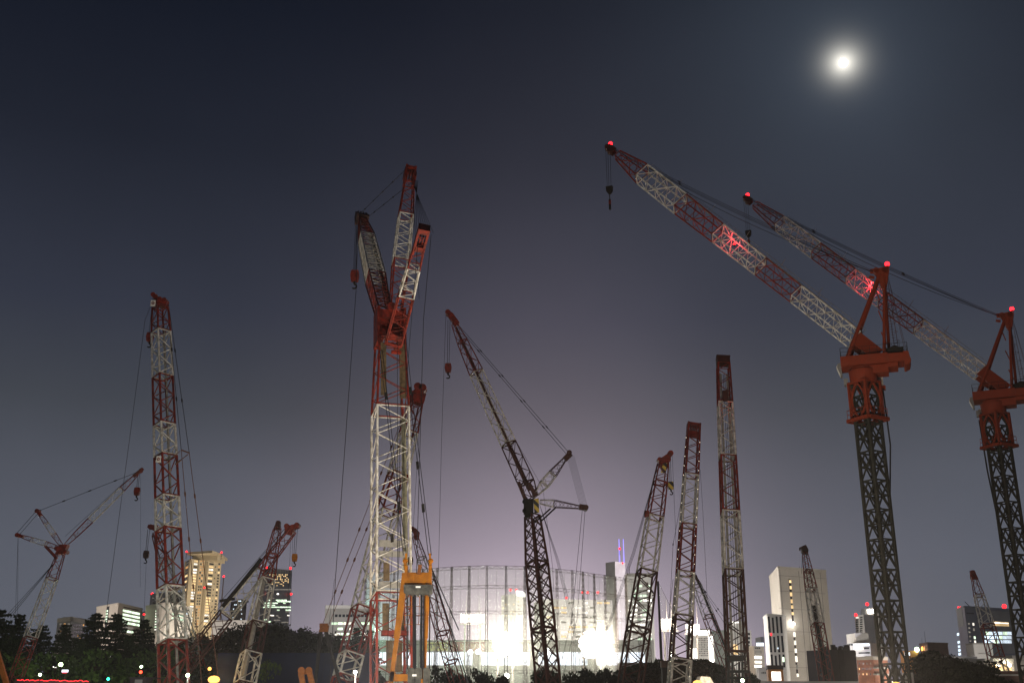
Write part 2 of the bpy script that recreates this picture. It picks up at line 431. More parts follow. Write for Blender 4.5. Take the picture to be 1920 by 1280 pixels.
# strut leaning back to the right, with its plated foot
T0 = at(739, 640, 77.5); T1 = at(793, 437, 70)
d4, s4, n4, _ = c.boom(T0, T1, [(639, 31, 'red'), (552, 30, 'white'), (500, 25, 'red'), (440, 19, 'red')], rot=6, name='strut_section', rc=.055, rb=.026, bayk=.5)
mb = MB()
for k in (-1, 1): mb.bar(T0 + s4 * (k * px2m(T0, 15)) - d4 * .2, T0.lerp(T1, .42) + s4 * (k * px2m(T0, 14)), .17, .3, s4)
mb.bar(T0 - s4 * px2m(T0, 15) + d4 * .4, T0 + s4 * px2m(T0, 15) + d4 * .4, .5, .2, d4)
mb.bar(T0 - s4 * px2m(T0, 17) - d4 * .35, T0 + s4 * px2m(T0, 17) - d4 * .35, .22, .25, d4)
c.part('strut_foot', mb, 'red')
mb = MB(); w = px2m(T1, 9)
for k in (-1, 1): mb.box(T1 - d4 * .6 + s4 * (k * w), d4 * 1.1, s4 * .08, n4 * .4)
mb.box(T1 + d4 * .3, d4 * .2, s4 * w * 1.15, n4 * .45); mb.box(T1 - d4 * 1.2, d4 * .2, s4 * w, n4 * .4)
for k in range(4): mb.tube(T1 - d4 * .5 + s4 * (.2 * (k - 1.5) - .04), T1 - d4 * .5 + s4 * (.2 * (k - 1.5) + .04), .36, n=12)
c.part('strut_head', mb, 'red')
for k in (-1, 1):
    c.rope([J1 + s2 * (k * .5), S1 + s3 * (k * .55) - d3 * (.7 if k > 0 else .1)], .9, 'pendant', beads=4)
mb = MB()
for k in range(8): mb.tube(S1 - d3 * .8 + s3 * (.75 - .09 * k), T1 + d4 * .2 + s4 * (-.75 + .21 * k), px2m(S1, .35), n=4, caps=False)
c.part('luffing_rope', mb, 'rope')
c.rope([T1 + s4 * .6, at(794, 600, 69), at(783, 1000, 66), at(781, 1075, 65.5)], 1.1)
c.rope([T1 - s4 * .3, at(764, 690, 73), at(752, 960, 70), at(737, 1290, 68)], 1.0)
c.rope([S1 - d3 * 1.4 + s3 * .3, at(786, 560, 76)], .7)
# yellow gantry behind the cab with the equaliser blocks
GY = 66.0
def g(px, py, Y=GY): return at(px, py, Y)
mb = MB()
mb.bar(g(760, 1074), g(744, 1195), px2m(g(760, 1100), 11), .35, Vector((1, 0, 0))); mb.bar(g(744.5, 1193), g(728, 1320), px2m(g(740, 1200), 8), .3, Vector((1, 0, 0)))
mb.bar(g(801, 1110, 66.3), g(797.5, 1196, 66.3), px2m(g(800, 1100), 9), .35, Vector((1, 0, 0))); mb.bar(g(797.5, 1195, 66.3), g(794, 1320, 66.3), px2m(g(800, 1200), 6.5), .3, Vector((1, 0, 0)))
gl = c.part('gantry_leg', mb, 'yellow')
mb = MB(); mb.plate([g(763, 1073), g(805, 1073), g(805, 1098), g(763, 1098)], (0, 1, 0), .35)
for x in (762, 807): mb.bar(g(x, 1060), g(x - .6, 1102), px2m(g(x, 1080), 5.5), .45, Vector((1, 0, 0)))
mb.bar(g(777, 1074, 65.75), g(775.5, 1090, 65.75), .05, .06, Vector((1, 0, 0))); mb.bar(g(790, 1074, 65.75), g(789, 1090, 65.75), .05, .06, Vector((1, 0, 0)))
mb.bar(g(764, 1090, 65.78), g(797, 1090, 65.78), .05, .05); mb.bar(g(797, 1090, 65.78), g(803, 1084, 65.78), .05, .05)
gb = c.part('gantry_beam', mb, 'yellow')
mb = MB(); mb.bar(g(785, 1076, 65.7), g(788, 1058, 65.7), .16, .2); c.part('jack_lug', mb, 'rust_yellow', parent=gb)
for x, q in ((760, -1), (807.5, 1)):
    mb = MB(); mb.bar(g(x, 1062), g(x - q * .8, 1049), .16, .16); mb.ball(g(x, 1051), .17); mb.bar(g(x - q * .8, 1050), g(x - q * 1.6, 1037), .12, .12); c.part('pendant_lug', mb, 'yellow', parent=gb)
mb = MB()
for y in (1118, 1136, 1153, 1170): mb.bar(g(757, y, 67.5), g(799, y, 67.5), .035, .035)
for x in (772, 787): mb.bar(g(x, 1118, 67.5), g(x - 2, 1170, 67.5), .035, .035)
c.part('gantry_ladder', mb, 'yellow'); mb = MB(); mb.plate([g(731, 1258), g(741, 1258), g(742, 1263), g(766, 1263), g(766, 1276), g(731, 1277)], (0, 1, 0), .3)
c.part('gantry_foot', mb, 'yellow')
def eqblock(x0, x1, y0, y1, teeth):
    mb = MB(); pts = [g(x0, y0, 65.4), g(x1, y0, 65.4), g(x1, y1 - 3, 65.4), g(x1 - 2, y1, 65.4)]
    for i in range(teeth): f = i / (teeth - 1); pts.append(g(x1 - 6 + (x0 - x1 + 12) * f, y1 + (2 if i % 2 else 0), 65.4))
    pts += [g(x0 + 2, y1, 65.4), g(x0, y1 - 3, 65.4)]
    mb.plate(pts, (0, 1, 0), .5)
    for i in range(5):
        P = g(x0 + 6 + i * (x1 - x0 - 12) / 4, y1 - 4, 65.4); mb.tube(P - Vector((.06, 0, 0)), P + Vector((.06, 0, 0)), .26, n=12)
        P = g(x0 + 6 + i * (x1 - x0 - 12) / 4, y0 + 8, 65.13); mb.tube(P, P - Vector((0, .05, 0)), .07, n=8)
    b = c.part('equaliser_block', mb, 'steel')
    cx = (x0 + x1) / 2; t = MB(); t.plate([g(cx - 4.5, y0 + 2, 65.1), g(cx + 4.5, y0 + 2, 65.1), g(cx + 4.5, y0 + 5.4, 65.1), g(cx - 4.5, y0 + 5.4, 65.1)], (0, 1, 0), .03)
    c.part('number_tag', t, 'sign_white', parent=b)
eqblock(757.5, 810.5, 1096, 1113, 9); 
mb = MB()
for x0, x1 in ((765, 778), (779, 792), (794, 806)): mb.plate([g(x0, 1254, 65.4), g(x0 + 3, 1251, 65.4), g(x1 - 3, 1251, 65.4), g(x1, 1254, 65.4), g(x1, 1292, 65.4), g(x0, 1292, 65.4)], (0, 1, 0), .5)
b = c.part('lower_block', mb, 'steel')
t = MB(); t.plate([g(773, 1263, 65.1), g(781, 1263, 65.1), g(781, 1267, 65.1), g(773, 1267, 65.1)], (0, 1, 0), .03); c.part('number_tag', t, 'sign_white', parent=b)
mb = MB(); mb.bar(g(791, 1272, 65.05), g(791, 1290, 65.05), .14, .1); c.part('pin', mb, 'yellow', parent=b)
mb = MB()
for x in (763.5, 774.5, 777, 779, 789.5, 791.5, 794.5, 806): mb.tube(g(x, 1112, 65.5), g(x + (.6 if x < 780 else -.8), 1254, 65.5), .042, n=5)
c.part('hoist_rope', mb, 'rope')
HL = at(712, 636, 78); HR = at(757, 616, 78)
for q in (-.09, .09):
    o = Vector((q, 0, 0))
    c.rope([HR + o, at(777, 800, 73.5) + o, at(806, 1040, 66) + o], 1.15, 'pendant', beads=0)
    c.rope([HL + o, at(735, 838, 72.5) + o, at(759, 1040, 66) + o], 1.15, 'pendant', beads=0)
for px, py, Y in ((783, 872, 71.5), (793.5, 952, 68.5), (724, 742, 75), (748, 948, 69), (735, 1008, 69), (769, 732, 76)):
    P = at(px, py, Y); mb = MB(); mb.box(P, (.09, 0, .02), (0, .09, 0), (-.03, 0, .26)); c.part('rope_connector', mb, 'dark')
for (x0, y0, x1, y1) in ((752, 700, 742, 1290), (745, 640, 746, 1290), (738, 990, 722, 1290)):
    c.rope([at(x0, y0, 76), at(x1, y1, 71)], .9)
mb = MB(); mb.tube(at(809, 1064, 66), at(860, 1180, 58), .03, n=5); mb.tube(at(811, 1070, 66), at(878, 1280, 58), .03, n=5); c.part('guy_rope', mb, 'rope')
# ---- tall crawler crane at the left
c = Crane('crawler_crane', 'tall red and white crane with a twisted square boom behind the left conifers', 'crane', foot(328, 110), CG)
P1 = at(300, 572, 118); P0 = down(at(326, 1280, 110), P1, 1.6)
d, sd, nn, _ = c.boom(P0, P1, [(1400, 56, 'red'), (1202, 50, 'white'), (1101, 47, 'red'), (992, 44, 'white'), (932, 42, 'red'), (855, 40, 'white'), (796, 38, 'red'), (706, 36, 'white'), (622, 34, 'red'), (575, 28, 'red')], rot=33, asp=.85, rc=.075, rb=.038, bayk=.75)
crawler(c, P0, 2.4, .5)
w = px2m(P1, 13); mb = MB()
mb.box(P1 + d * .25, sd * w * .95, nn * w * .75, d * .22)
mb.plate([P1 + Vector((w * 1.0, 0, -.3)), P1 + Vector((w * 1.1, 0, .55)), P1 + Vector((w * .2, 0, .75)), P1 + Vector((-w * 1.0, 0, 1.25)), P1 + Vector((-w * 1.0, 0, .95)), P1 + Vector((-w * .5, 0, .35)), P1 + Vector((-w * .9, 0, -.2))], (0, 1, 0), .8)
for x, z in ((.75, .5), (.1, .6), (-.55, .9), (-.95, 1.15)): mb.tube(P1 + Vector((w * x, -.6, z)), P1 + Vector((w * x, .6, z)), .27, n=14)
c.part('boom_head', mb, 'red')
mb = MB(); mb.tube(P0 + sd * .3 - nn * .2, P0.lerp(P1, .93) + sd * .3 - nn * .2, .08, n=8); mb.tube(P0 + sd * .55, P0.lerp(P1, .9) + sd * .5, .05, n=5); c.part('ladder_tube', mb, 'tread')
for y in (866, 577):
    Pm = P0.lerp(P1, tpix(P0, P1, y, 1)); e = px2m(Pm, 7); q = Pm - sd * px2m(Pm, 8) - Vector((0, 1.15, 0))
    mb = MB(); mb.box(q, Vector((e * .62, 0, 0)), Vector((0, .03, 0)), Vector((0, 0, e * .85))); pl = c.part('maker_plate', mb, 'sign_white')
    em = MB()
    for i in range(5):
        a = R(90 + 72 * i); cc = q + Vector((math.cos(a) * e * .3, -.05, math.sin(a) * e * .3)); em.tube(cc, cc + Vector((0, -.03, 0)), e * .16, n=8)
    c.part('emblem', em, 'red', parent=pl)
c.hook(P1 + Vector((-w * .8, -.3, .8)), 281, 633, 1.0, 'red', 3, 6)
c.rope([P1 + Vector((-w * .95, 0, 1.0)), at(272, 600, 117), at(246, 800, 112), at(201, 1135, 104), at(184, 1290, 100)], .75)
for dx, (x1, y1, x2, y2) in ((0, (340, 845, 379, 1290)), (.4, (355, 850, 412, 1290))):
    P = P1 + Vector((w * .9 + dx * .3, .3, .4)); m1 = at(x1, y1, 114); m2 = at(x2, y2, 108)
    c.rope([P, m1], 1.1, 'pendant', 'rope', beads=2); c.rope([m1, m2], 1.3, 'pendant', 'rust_rope', beads=4)
mb = MB(); mb.bar(at(339.5, 843, 114), at(355.5, 849, 114), .14, .14); mb.tube(at(326, 856, 114), at(338, 845, 114), .04, n=5); mb.tube(at(328, 871, 114), at(353, 851, 114), .05, n=5); mb.bar(at(329, 870, 114), at(339, 862, 114), .15, .15); c.part('spreader_bar', mb, 'rust_rope')
# ---- small crane behind it
c = Crane('crawler_crane', 'small red crane half hidden behind the tall twisted boom at the left', 'crane', foot(378, 190), CG)
P1 = at(288, 992, 200); P0 = down(at(372, 1250, 190), P1, 1.5)
d, sd, nn, _ = c.boom(P0, P1, [(1400, 24, 'red'), (1226, 24, 'white'), (1050, 22, 'red'), (1000, 12, 'red')], rot=20, rc=.06, rb=.032, bayk=.8)
crawler(c, P0, 2.0, .3)
c.sheaves(P1 + d * .3 + Vector((-.4, 0, .2)), Vector((0, 1, 0)), .5, 3, .14, .25, 'red', dirv=Vector((-1, 0, .25)))
c.hook(P1 + Vector((-.9, 0, 0)), 279, 1040, .8, 'shaded_red', 2, 4)
c.rope([P1 + Vector((-1.1, 0, 0)), at(268, 1200, 198)], .5)
c.rope([P1, at(410, 1270, 185)], .7)
# ---- luffing crane at the far left
c = Crane('luffing_crane', 'leftmost crane, leaning red and white mast with jib rising right', 'crane', foot(34, 135), CG)
P1 = at(117, 1030, 139); P0 = down(at(30, 1270, 135), P1, 1.5)
d, sd, nn, _ = c.boom(P0, P1, [(1400, 26, 'red'), (1195, 25, 'white'), (1085, 22, 'red'), (1033, 14, 'red')], rot=14, rc=.05, rb=.026, bayk=.8)
crawler(c, P0, 2.2, .2)
mb = MB(); mb.box(P1, (.5, 0, 0), (0, .45, 0), (.25, 0, .62)); mb.tube(P1 + Vector((-.6, -.5, .1)), P1 + Vector((-.6, .5, .1)), .3, n=12); mb.tube(P1 + Vector((.5, -.5, -.3)), P1 + Vector((.5, .5, -.3)), .27, n=12); c.part('mast_head', mb, 'red')
J0 = P1 + Vector((.3, 0, .6)); J1 = at(264, 882, 139)
dj, sj, nj, _ = c.boom(J0, J1, [(121, 6, 'red'), (140, 10, 'red'), (170, 12.5, 'white'), (229, 11.5, 'red'), (258, 6, 'red')], ax=0, rot=5, name='jib_section', rc=.055, rb=.026, bayk=1.25)
mb = MB()
for k in (-1, 1): mb.bar(at(250, 893, 139) + nj * k * .3, J1 + dj * .4 + nj * k * .22, .4, .1, sj)
mb.tube(J1 - nj * .5, J1 + nj * .4, .28, n=12); c.part('jib_head', mb, 'red')
K1 = at(71, 958, 139); K2 = at(34, 1003, 139)
c.boom(P1 + Vector((0, 0, .3)), K1, [(116, 6, 'red'), (101, 9, 'white'), (87, 8, 'red'), (73, 5, 'red')], ax=0, name='strut_section', rc=.07, rb=.035)
c.boom(P1 + Vector((0, 0, .1)), K2, [(114, 5, 'red'), (86, 9, 'white'), (60, 8, 'red'), (36, 4, 'red')], ax=0, name='strut_section', rc=.07, rb=.035)
for K in (K1, K2): mb = MB(); mb.tube(K - Vector((0, .4, 0)), K + Vector((0, .4, 0)), .28, n=12); mb.bar(K, K.lerp(P1, .12), .42, .36); c.part('strut_head', mb, 'red')
mb = MB(); mb.bar(at(84, 1024, 139), at(106, 1048, 139), .2, .15); c.part('strut_brace', mb, 'red'); mb = MB(); mb.bar(at(87, 1023, 138.5), at(108, 1046, 138.5), .2, .15); c.part('strut_brace', mb, 'red')
c.rope([K1, J1], .9, 'pendant', beads=3)
for q in (-.25, .25): c.rope([K1 + Vector((q, 0, 0)), K2 + Vector((q, 0, .2))], .9, 'pendant')
for q in (-2, 2): c.rope([K2, at(31 + q, 1150, 136)], .55)
for q in (0, 5, 9): c.rope([at(106, 1050, 139), at(8 + q * 1.2, 1158, 132)], .8, 'backstay')
c.rope([at(122, 1005, 139), at(240, 897, 139)], .6)
c.hook(J1 - dj * .3, 258, 922, .85, 'red', 2, 3); c.rope([J1, at(263, 1100, 139)], .4)
# ---- pair left of the middle
c = Crane('crawler_crane', 'steep thin crane before the glass office tower, silver and red boom', 'crane', foot(450, 122), CG)
P1 = at(521, 985, 128); P0 = down(at(459, 1280, 122), P1, 1.5)
d, sd, nn, _ = c.boom(P0, P1, [(1400, 42, 'shaded_red'), (1281, 40, 'white'), (1224, 38, 'shaded_red'), (1168, 36, 'white'), (1086, 30, 'red'), (1040, 22, 'red'), (990, 14, 'red')], rot=16, rc=.06, rb=.03, bayk=.8)
crawler(c, P0, 2.2, .1)
mb = MB(); mb.tube(P0.lerp(P1, .02) - sd * .3, P0.lerp(P1, .75) - sd * .3, .28, n=8); c.part('boom_pipe', mb, 'tread')
c.sheaves(P1 + d * .3, Vector((0, 1, 0)), .3, 3, .12, .2, 'shaded_red', dirv=d)
c.rope([P1, at(430, 1290, 120)], .6); c.rope([P1, at(497, 1290, 120)], .6)
c = Crane('crawler_crane', 'crane leaning right over the hill with a curved red head and yellow hook', 'crane', foot(330, 128), CG)
P1 = at(549, 993, 128); P0 = down(at(378, 1210, 128), P1, 1.5)
d, sd, nn, _ = c.boom(P0, P1, [(250, 30, 'shaded_red'), (424, 30, 'white'), (490, 24, 'red'), (549, 16, 'red')], ax=0, rot=12, rc=.06, rb=.03, bayk=.8)
crawler(c, P0, 2.0, .1)
mb = MB(); mb.tube(at(418, 1137, 127), at(490, 1047, 127), .24, n=8); mb.bar(at(412, 1126, 127), at(440, 1122, 127), .3, .3); c.part('boom_pipe', mb, 'dark')
mb = MB(); mb.plate([at(534, 1000, 128), at(536, 984, 128), at(545, 985, 128), at(560, 981, 128), at(561, 988, 128), at(552, 993, 128), at(548, 1004, 128)], (0, 1, 0), .8)
for x, y in ((539, 987), (550, 989), (558, 985)): P = at(x, y, 128); mb.tube(P - Vector((0, .6, 0)), P + Vector((0, .5, 0)), .32, n=12)
c.part('boom_head', mb, 'red')
c.hook(at(556, 988, 128), 556, 1046, .8, 'yellow', 2, 4); c.rope([at(546, 995, 128), at(537, 1180, 128)], .5); c.rope([at(549, 995, 128), at(545, 1180, 128)], .5)
for q in (0, 4): c.rope([at(536, 988, 128), at(300 + q * 2, 1255 + q * 2, 128)], .8, 'backstay')
# ---- crane behind the tallest one, leaning right
c = Crane('crawler_crane', 'red and white crane leaning right behind the tallest mast, drum on its head', 'crane', foot(645, 118), CG)
P1 = at(781, 752, 128); P0 = down(at(645, 1280, 118), P1, 1.5)
d, sd, nn, _ = c.boom(P0, P1, [(1400, 48, 'red'), (1268, 46, 'white'), (1226, 45, 'red'), (1140, 44, 'white'), (962, 42, 'red'), (890, 38, 'white'), (812, 34, 'red'), (756, 24, 'red')], rot=18, rc=.06, rb=.03, bayk=.8)
crawler(c, P0, 2.2, .15)
mb = MB(); mb.box(P1 + d * .5, sd * .8, nn * .6, d * .7); mb.bar(P1 + Vector((-.4, 0, .9)), P1 + Vector((.6, 0, 1.5)), .5, .8)
for x, z in ((.15, 1.75), (.75, 1.6)): mb.tube(P1 + Vector((x, -.7, z)), P1 + Vector((x, .7, z)), .48, n=14)
mb.bar(P1 + Vector((.4, 0, .4)), P1 + Vector((1.0, 0, .1)), .2, .3); mb.bar(P1 + Vector((-.8, 0, .6)), P1 + Vector((-1.2, 0, .9)), .3, .3); c.part('boom_head', mb, 'red')
for q, x in ((0, 604), (1, 616)): c.rope([P1 + Vector((-.8 + q, 0, .4)), at(x, 1172, 112)], 1.1, 'pendant', 'rust_rope', beads=7)
mb = MB(); mb.plate([at(598, 1184, 112), at(602, 1172, 112), at(617, 1172, 112), at(615, 1184, 112)], (0, 1, 0), .5)
for x in (602, 607, 612): mb.bar(at(x, 1176, 112), at(x, 1168, 112), .2, .3)
c.part('gantry_head', mb, 'rust_yellow')
mb = MB(); mb.bar(at(602, 1182, 112), at(590, 1290, 110), .3, .3); mb.bar(at(611, 1182, 112), at(640, 1290, 114), .25, .3); c.part('gantry_leg', mb, 'dark')
c.rope([at(627, 1085, 120), at(602, 1290, 118)], .6); c.rope([P1 + Vector((.6, 0, 1)), at(774, 1000, 126)], .6)
# orange gantry head standing low before the hoarding
c = Crane('crane_gantry', 'small orange gantry head low before the blue hoarding', 'crane', foot(574, 95))
mb = MB(); mb.bar(at(564, 1260, 95), at(572, 1300, 95), .45, .3, Vector((1, 0, 0))); mb.bar(at(580, 1258, 95), at(590, 1300, 95), .45, .3, Vector((1, 0, 0))); c.part('leg', mb, 'rust_yellow')
mb = MB(); mb.bar(at(561, 1259, 95), at(583, 1258, 95), .4, .4); 
for x in (565, 579): mb.tube(at(x, 1256, 94.7), at(x, 1256, 95.3), .3, n=10)
c.part('crossbeam', mb, 'rust_yellow')
# yellow leg at the left edge
c = Crane('crane_gantry', 'dull yellow gantry leg leaning in at the lower left edge', 'crane', foot(14, 120))
mb = MB(); mb.bar(at(-12, 1200, 120), at(18, 1300, 120), .5, .4, Vector((1, 0, 0))); c.part('leg', mb, 'rust_yellow')
mb = MB(); mb.bar(at(-30, 1240, 120), at(4, 1240, 120), .3, .3); c.part('crossbeam', mb, 'rust_yellow')
# ---- small crane right of the tallest one
c = Crane('crawler_crane', 'small reddish crane leaning left beside the yellow gantry, before the net', 'crane', foot(862, 165), CG)
P1 = at(777, 1000, 172); P0 = down(at(858, 1280, 165), P1, 1.5)
d, sd, nn, _ = c.boom(P0, P1, [(1400, 28, 'red'), (1240, 28, 'red'), (1186, 28, 'red'), (1090, 24, 'white'), (1046, 18, 'red'), (1004, 10, 'red')], rot=22, rc=.05, rb=.026, bayk=.8)
crawler(c, P0, 2.0, -.1)
mb = MB(); mb.plate([at(771, 990, 172), at(780, 990, 172), at(787, 998, 172), at(785, 1012, 172), at(778, 1012, 172), at(775, 999, 172)], (0, 1, 0), .7); P = at(774, 992, 172); mb.tube(P - Vector((0, .6, 0)), P + Vector((0, .6, 0)), .4, n=12); c.part('boom_head', mb, 'red')
c.hook(P1 + Vector((-.5, 0, 0)), 772, 1052, .8, 'shaded_red', 2, 4)
c.rope([P1 + Vector((.4, 0, 0)), at(884, 1280, 160)], .8, 'backstay')
# ---- luffing crane before the net
c = Crane('luffing_crane', 'dark luffing crane before the golf net, jib leaning left, two struts pointing right', 'crane', foot(1028, 130), CG)
P1 = at(997, 955, 136); P0 = down(at(1028, 1280, 130), P1, 1.5)
d, sd, nn, _ = c.boom(P0, P1, [(1400, 46, 'shaded_red'), (1180, 45, 'shaded_red'), (1056, 42, 'shaded_red'), (966, 28, 'shaded_red')], rot=40, rc=.075, rb=.038, pattern='x', bayk=.85)
crawler(c, P0, 2.4, -.6)
mb = MB(); mb.box(at(991, 950, 135.2), (.62, 0, 0), (0, .5, 0), (0, 0, .95)); mb.box(at(989, 964, 135.2), (.35, 0, 0), (0, .4, 0), (0, 0, .35))
for z in (940, 957): P = at(983, z, 135); mb.tube(P - Vector((0, .3, 0)), P + Vector((0, .3, 0)), .25, n=10)
mh = c.part('mast_head', mb, 'dark')
mb = MB(); mb.plate([at(1000, 936, 134.6), at(1010, 934, 134.6), at(1011, 960, 134.6), at(1002, 962, 134.6)], (0, 1, 0), .5); c.part('striped_plate', mb, 'hazard', parent=mh)
J0 = at(1000, 934, 136); J1 = at(845, 592, 138)
dj, sj, nj, _ = c.boom(J0, J1, [(933, 20, 'shaded_red'), (905, 31, 'shaded_red'), (831, 29, 'white'), (698, 27, 'red'), (640, 20, 'red'), (606, 11, 'red')], rot=34, name='jib_section', rc=.055, rb=.03, bayk=.8)
mb = MB(); mb.tube(J0.lerp(J1, .04), J0.lerp(J1, .93), .17, n=8); c.part('jib_pipe', mb, 'shaded_red')
mb = MB(); mb.plate([at(854, 612, 138), at(862, 606, 138), at(850, 589, 138), at(842, 583, 138), at(837, 584, 138), at(840, 594, 138)], (0, 1, 0), .8)
for x, y in ((840, 587), (851, 601)): P = at(x, y, 138); mb.tube(P - Vector((0, .6, 0)), P + Vector((0, .6, 0)), .36, n=12)
c.part('jib_head', mb, 'red')
mb = MB(); mb.bar(at(972, 903, 135.5), at(985, 936, 135.5), .45, .4, Vector((1, 0, 0))); mb.bar(at(991, 905, 135.5), at(1005, 930, 135.5), .5, .4, Vector((1, 0, 0))); c.part('jib_foot', mb, 'shaded_red')
K1 = at(1067, 850, 136); K2 = at(1098, 952, 136)
c.boom(at(1004, 928, 136), K1, [(1005, 8, 'white'), (1021, 19, 'white'), (1036, 17, 'shaded_red'), (1062, 6, 'shaded_red')], ax=0, rot=10, name='strut_section', rc=.05, rb=.028, bayk=.6)
c.boom(at(1011, 940, 136), K2, [(1012, 8, 'white'), (1038, 15, 'shaded_red'), (1090, 6, 'shaded_red')], ax=0, rot=10, name='strut_section', rc=.05, rb=.028, bayk=.6)
for K in (K1, K2): mb = MB(); mb.tube(K - Vector((0, .7, 0)), K + Vector((0, .7, 0)), .34, n=12); mb.bar(K + Vector((.2, 0, 0)), K.lerp(at(1005, 935, 136), .13), .5, .7); c.part('strut_head', mb, 'shaded_red')
mb = MB(); mb.bar(at(1003, 979, 135), at(1032, 953, 136), .17, .17); mb.bar(at(1014, 977, 135), at(1042, 951, 136), .17, .17); c.part('strut_brace', mb, 'dark')
for q in (0, 1): c.rope([at(858 + q * 4, 612, 138), K1 + Vector((.5 * q - .4, 0, 0))], .9, 'pendant', beads=4)
mb = MB()
for k in range(7): mb.tube(K1 + Vector((.15 * k - .3, 0, -.2)), K2 + Vector((.15 * k - .7, 0, .3)), px2m(K1, .2), n=4, caps=False)
c.part('luffing_rope', mb, 'rope')
for q in (0, 5): c.rope([K2 + Vector((-.4 + q * .07, 0, 0)), at(1072 + q * 2, 1160, 133), at(1040 + q * 2, 1290, 131)], .8, 'backstay')
for x in (1060, 1068, 1064): c.rope([at(1012, 946, 135), at(1043 + (x - 1060) * .5, 1048, 134), at(x + 40, 1290, 131)], .7, 'backstay')
c.rope([at(862, 640, 138), at(1018, 915, 136), at(1036, 1062, 134), at(1048, 1290, 131)], .6)
c.hook(at(842, 600, 138), 841, 691, 1.0, 'red', 2, 4); c.rope([at(836, 590, 138), at(828, 820, 136), at(817, 1290, 130)], .65)
# ---- three cranes right of the net and smaller ones behind
c = Crane('crawler_crane', 'red topped crane leaning right at the end of the net, round drum and yellow hook', 'crane', foot(1180, 135), CG)
P1 = at(1243, 868, 142); P0 = down(at(1182, 1280, 135), P1, 1.5)
d, sd, nn, _ = c.boom(P0, P1, [(1400, 48, 'shaded_red'), (1180, 45, 'shaded_red'), (1072, 38, 'white'), (970, 32, 'red'), (905, 27, 'red'), (868, 20, 'red')], rot=14, rc=.055, rb=.028, bayk=.6)
crawler(c, P0, 2.2, .1)
mb = MB(); mb.plate([at(1235, 862, 142), at(1240, 858, 142), at(1254, 849, 142), at(1258, 855, 142), at(1256, 863, 142), at(1250, 880, 142), at(1240, 880, 142)], (0, 1, 0), .8)
for x, y, r in ((1256.5, 850.5, .38), (1236, 862, .3), (1253, 862, .3)): P = at(x, y, 142); mb.tube(P - Vector((0, .6, 0)), P + Vector((0, .6, 0)), r, n=14)
c.part('boom_head', mb, 'red')
mb = MB(); mb.plate([at(1243, 868, 141.3), at(1251, 868, 141.3), at(1247, 886, 141.3), at(1239, 886, 141.3)], (0, 1, 0), .06); c.part('striped_plate', mb, 'hazard')
c.hook(at(1255.5, 862, 142), 1256, 911, .85, 'hazard', 2, 3); c.rope([at(1260.5, 853, 142), at(1266, 980, 140), at(1270, 1080, 138)], .6)
for q in (0, 2.2, 4.4): c.rope([at(1235, 866, 142), at(1186 + q, 1035, 136), at(1136 + q, 1180, 130)], .8, 'backstay')
mb = MB(); mb.box(at(1212.5, 963, 139.5), (.3, 0, 0), (0, .3, 0), (0, 0, .4)); c.part('limit_switch', mb, 'red')
c = Crane('crawler_crane', 'middle one of the three close booms, strung with small white lights', 'crane', foot(1272, 138), CG)
P1 = at(1300, 812, 146); P0 = down(at(1273, 1280, 138), P1, 1.5)
d, sd, nn, _ = c.boom(P0, P1, [(1400, 42, 'white'), (1238, 40, 'shaded_red'), (1156, 37, 'white'), (1075, 33, 'red'), (985, 30, 'white'), (892, 28, 'red'), (812, 24, 'red')], rot=10, rc=.075, rb=.03, bayk=.55)
crawler(c, P0, 2.2, -.1)
w = px2m(P1, 12); mb = MB()
for k in (-1, 1): mb.box(P1 + d * .5 + sd * (k * w * .9), d * 1.0, sd * .12, nn * .6)
mb.box(P1 + d * 1.3, d * .15, sd * w, nn * .6); mb.box(P1 - d * .2, d * .3, sd * w * .9, nn * .5)
for k in range(4): mb.tube(P1 + d * .6 + sd * (.28 * (k - 1.5) - .06), P1 + d * .6 + sd * (.28 * (k - 1.5) + .06), .5, n=14)
for k in (-.9, -.3, .4, .95): mb.bar(P1 + d * 1.4 + sd * (w * k), P1 + d * 1.75 + sd * (w * k), .12, .12)
c.part('boom_head', mb, 'red')
for i in range(26):
    for k in (-1, 1):
        y = 822 + i * 17.5 + (5 if k > 0 else 0)
        P = P0.lerp(P1, tpix(P0, P1, y, 1)); ww = px2m(P, 13 + (y - 820) * .012)
        q = P + sd * (k * ww) + (CAM - P).normalized() * ww * 1.25
        mb = MB(); mb.ball(q, .04, 6); c.part('string_light', mb, 'fairy')
c.rope([at(1288, 880, 145), at(1262, 1020, 141), at(1248, 1290, 132)], .7, beads=2); c.rope([at(1313, 880, 145), at(1318, 960, 143), at(1326, 1120, 140)], .6)
c.rope([at(1262, 1085, 137), at(1246, 1230, 132)], .8)
c = Crane('crawler_crane', 'tallest of the three close booms, upright with a dark machine house at its foot', 'crane', foot(1388, 125), CG)
P1 = at(1356, 684, 138); P0 = down(at(1384, 1280, 125), P1, 1.5)
d, sd, nn, _ = c.boom(P0, P1, [(1400, 42, 'shaded_red'), (1226, 40, 'shaded_red'), (1072, 37, 'white'), (962, 34, 'red'), (858, 31, 'white'), (758, 28, 'red'), (684, 24, 'red')], rot=9, rc=.07, rb=.032, bayk=.7)
crawler(c, P0, 2.2, .1)
w = px2m(P1, 12); mb = MB(); mb.box(P1 + d * .6, sd * w, nn * w * .7, d * .55)
for k in (-.95, -.3, .4, .95): mb.bar(P1 + d * .9 + sd * (w * k), P1 + d * 1.45 + sd * (w * k), .16, .16)
mb.box(P1 + d * 1.15, sd * w * 1.05, nn * w * .7, d * .1); c.part('boom_head', mb, 'shaded_red')
mb = MB()
for k in (-.55, .6): mb.bar(P0.lerp(P1, .05) + sd * w * 1.1 * k, P0.lerp(P1, .97) + sd * w * .85 * k, .28, .06, sd)
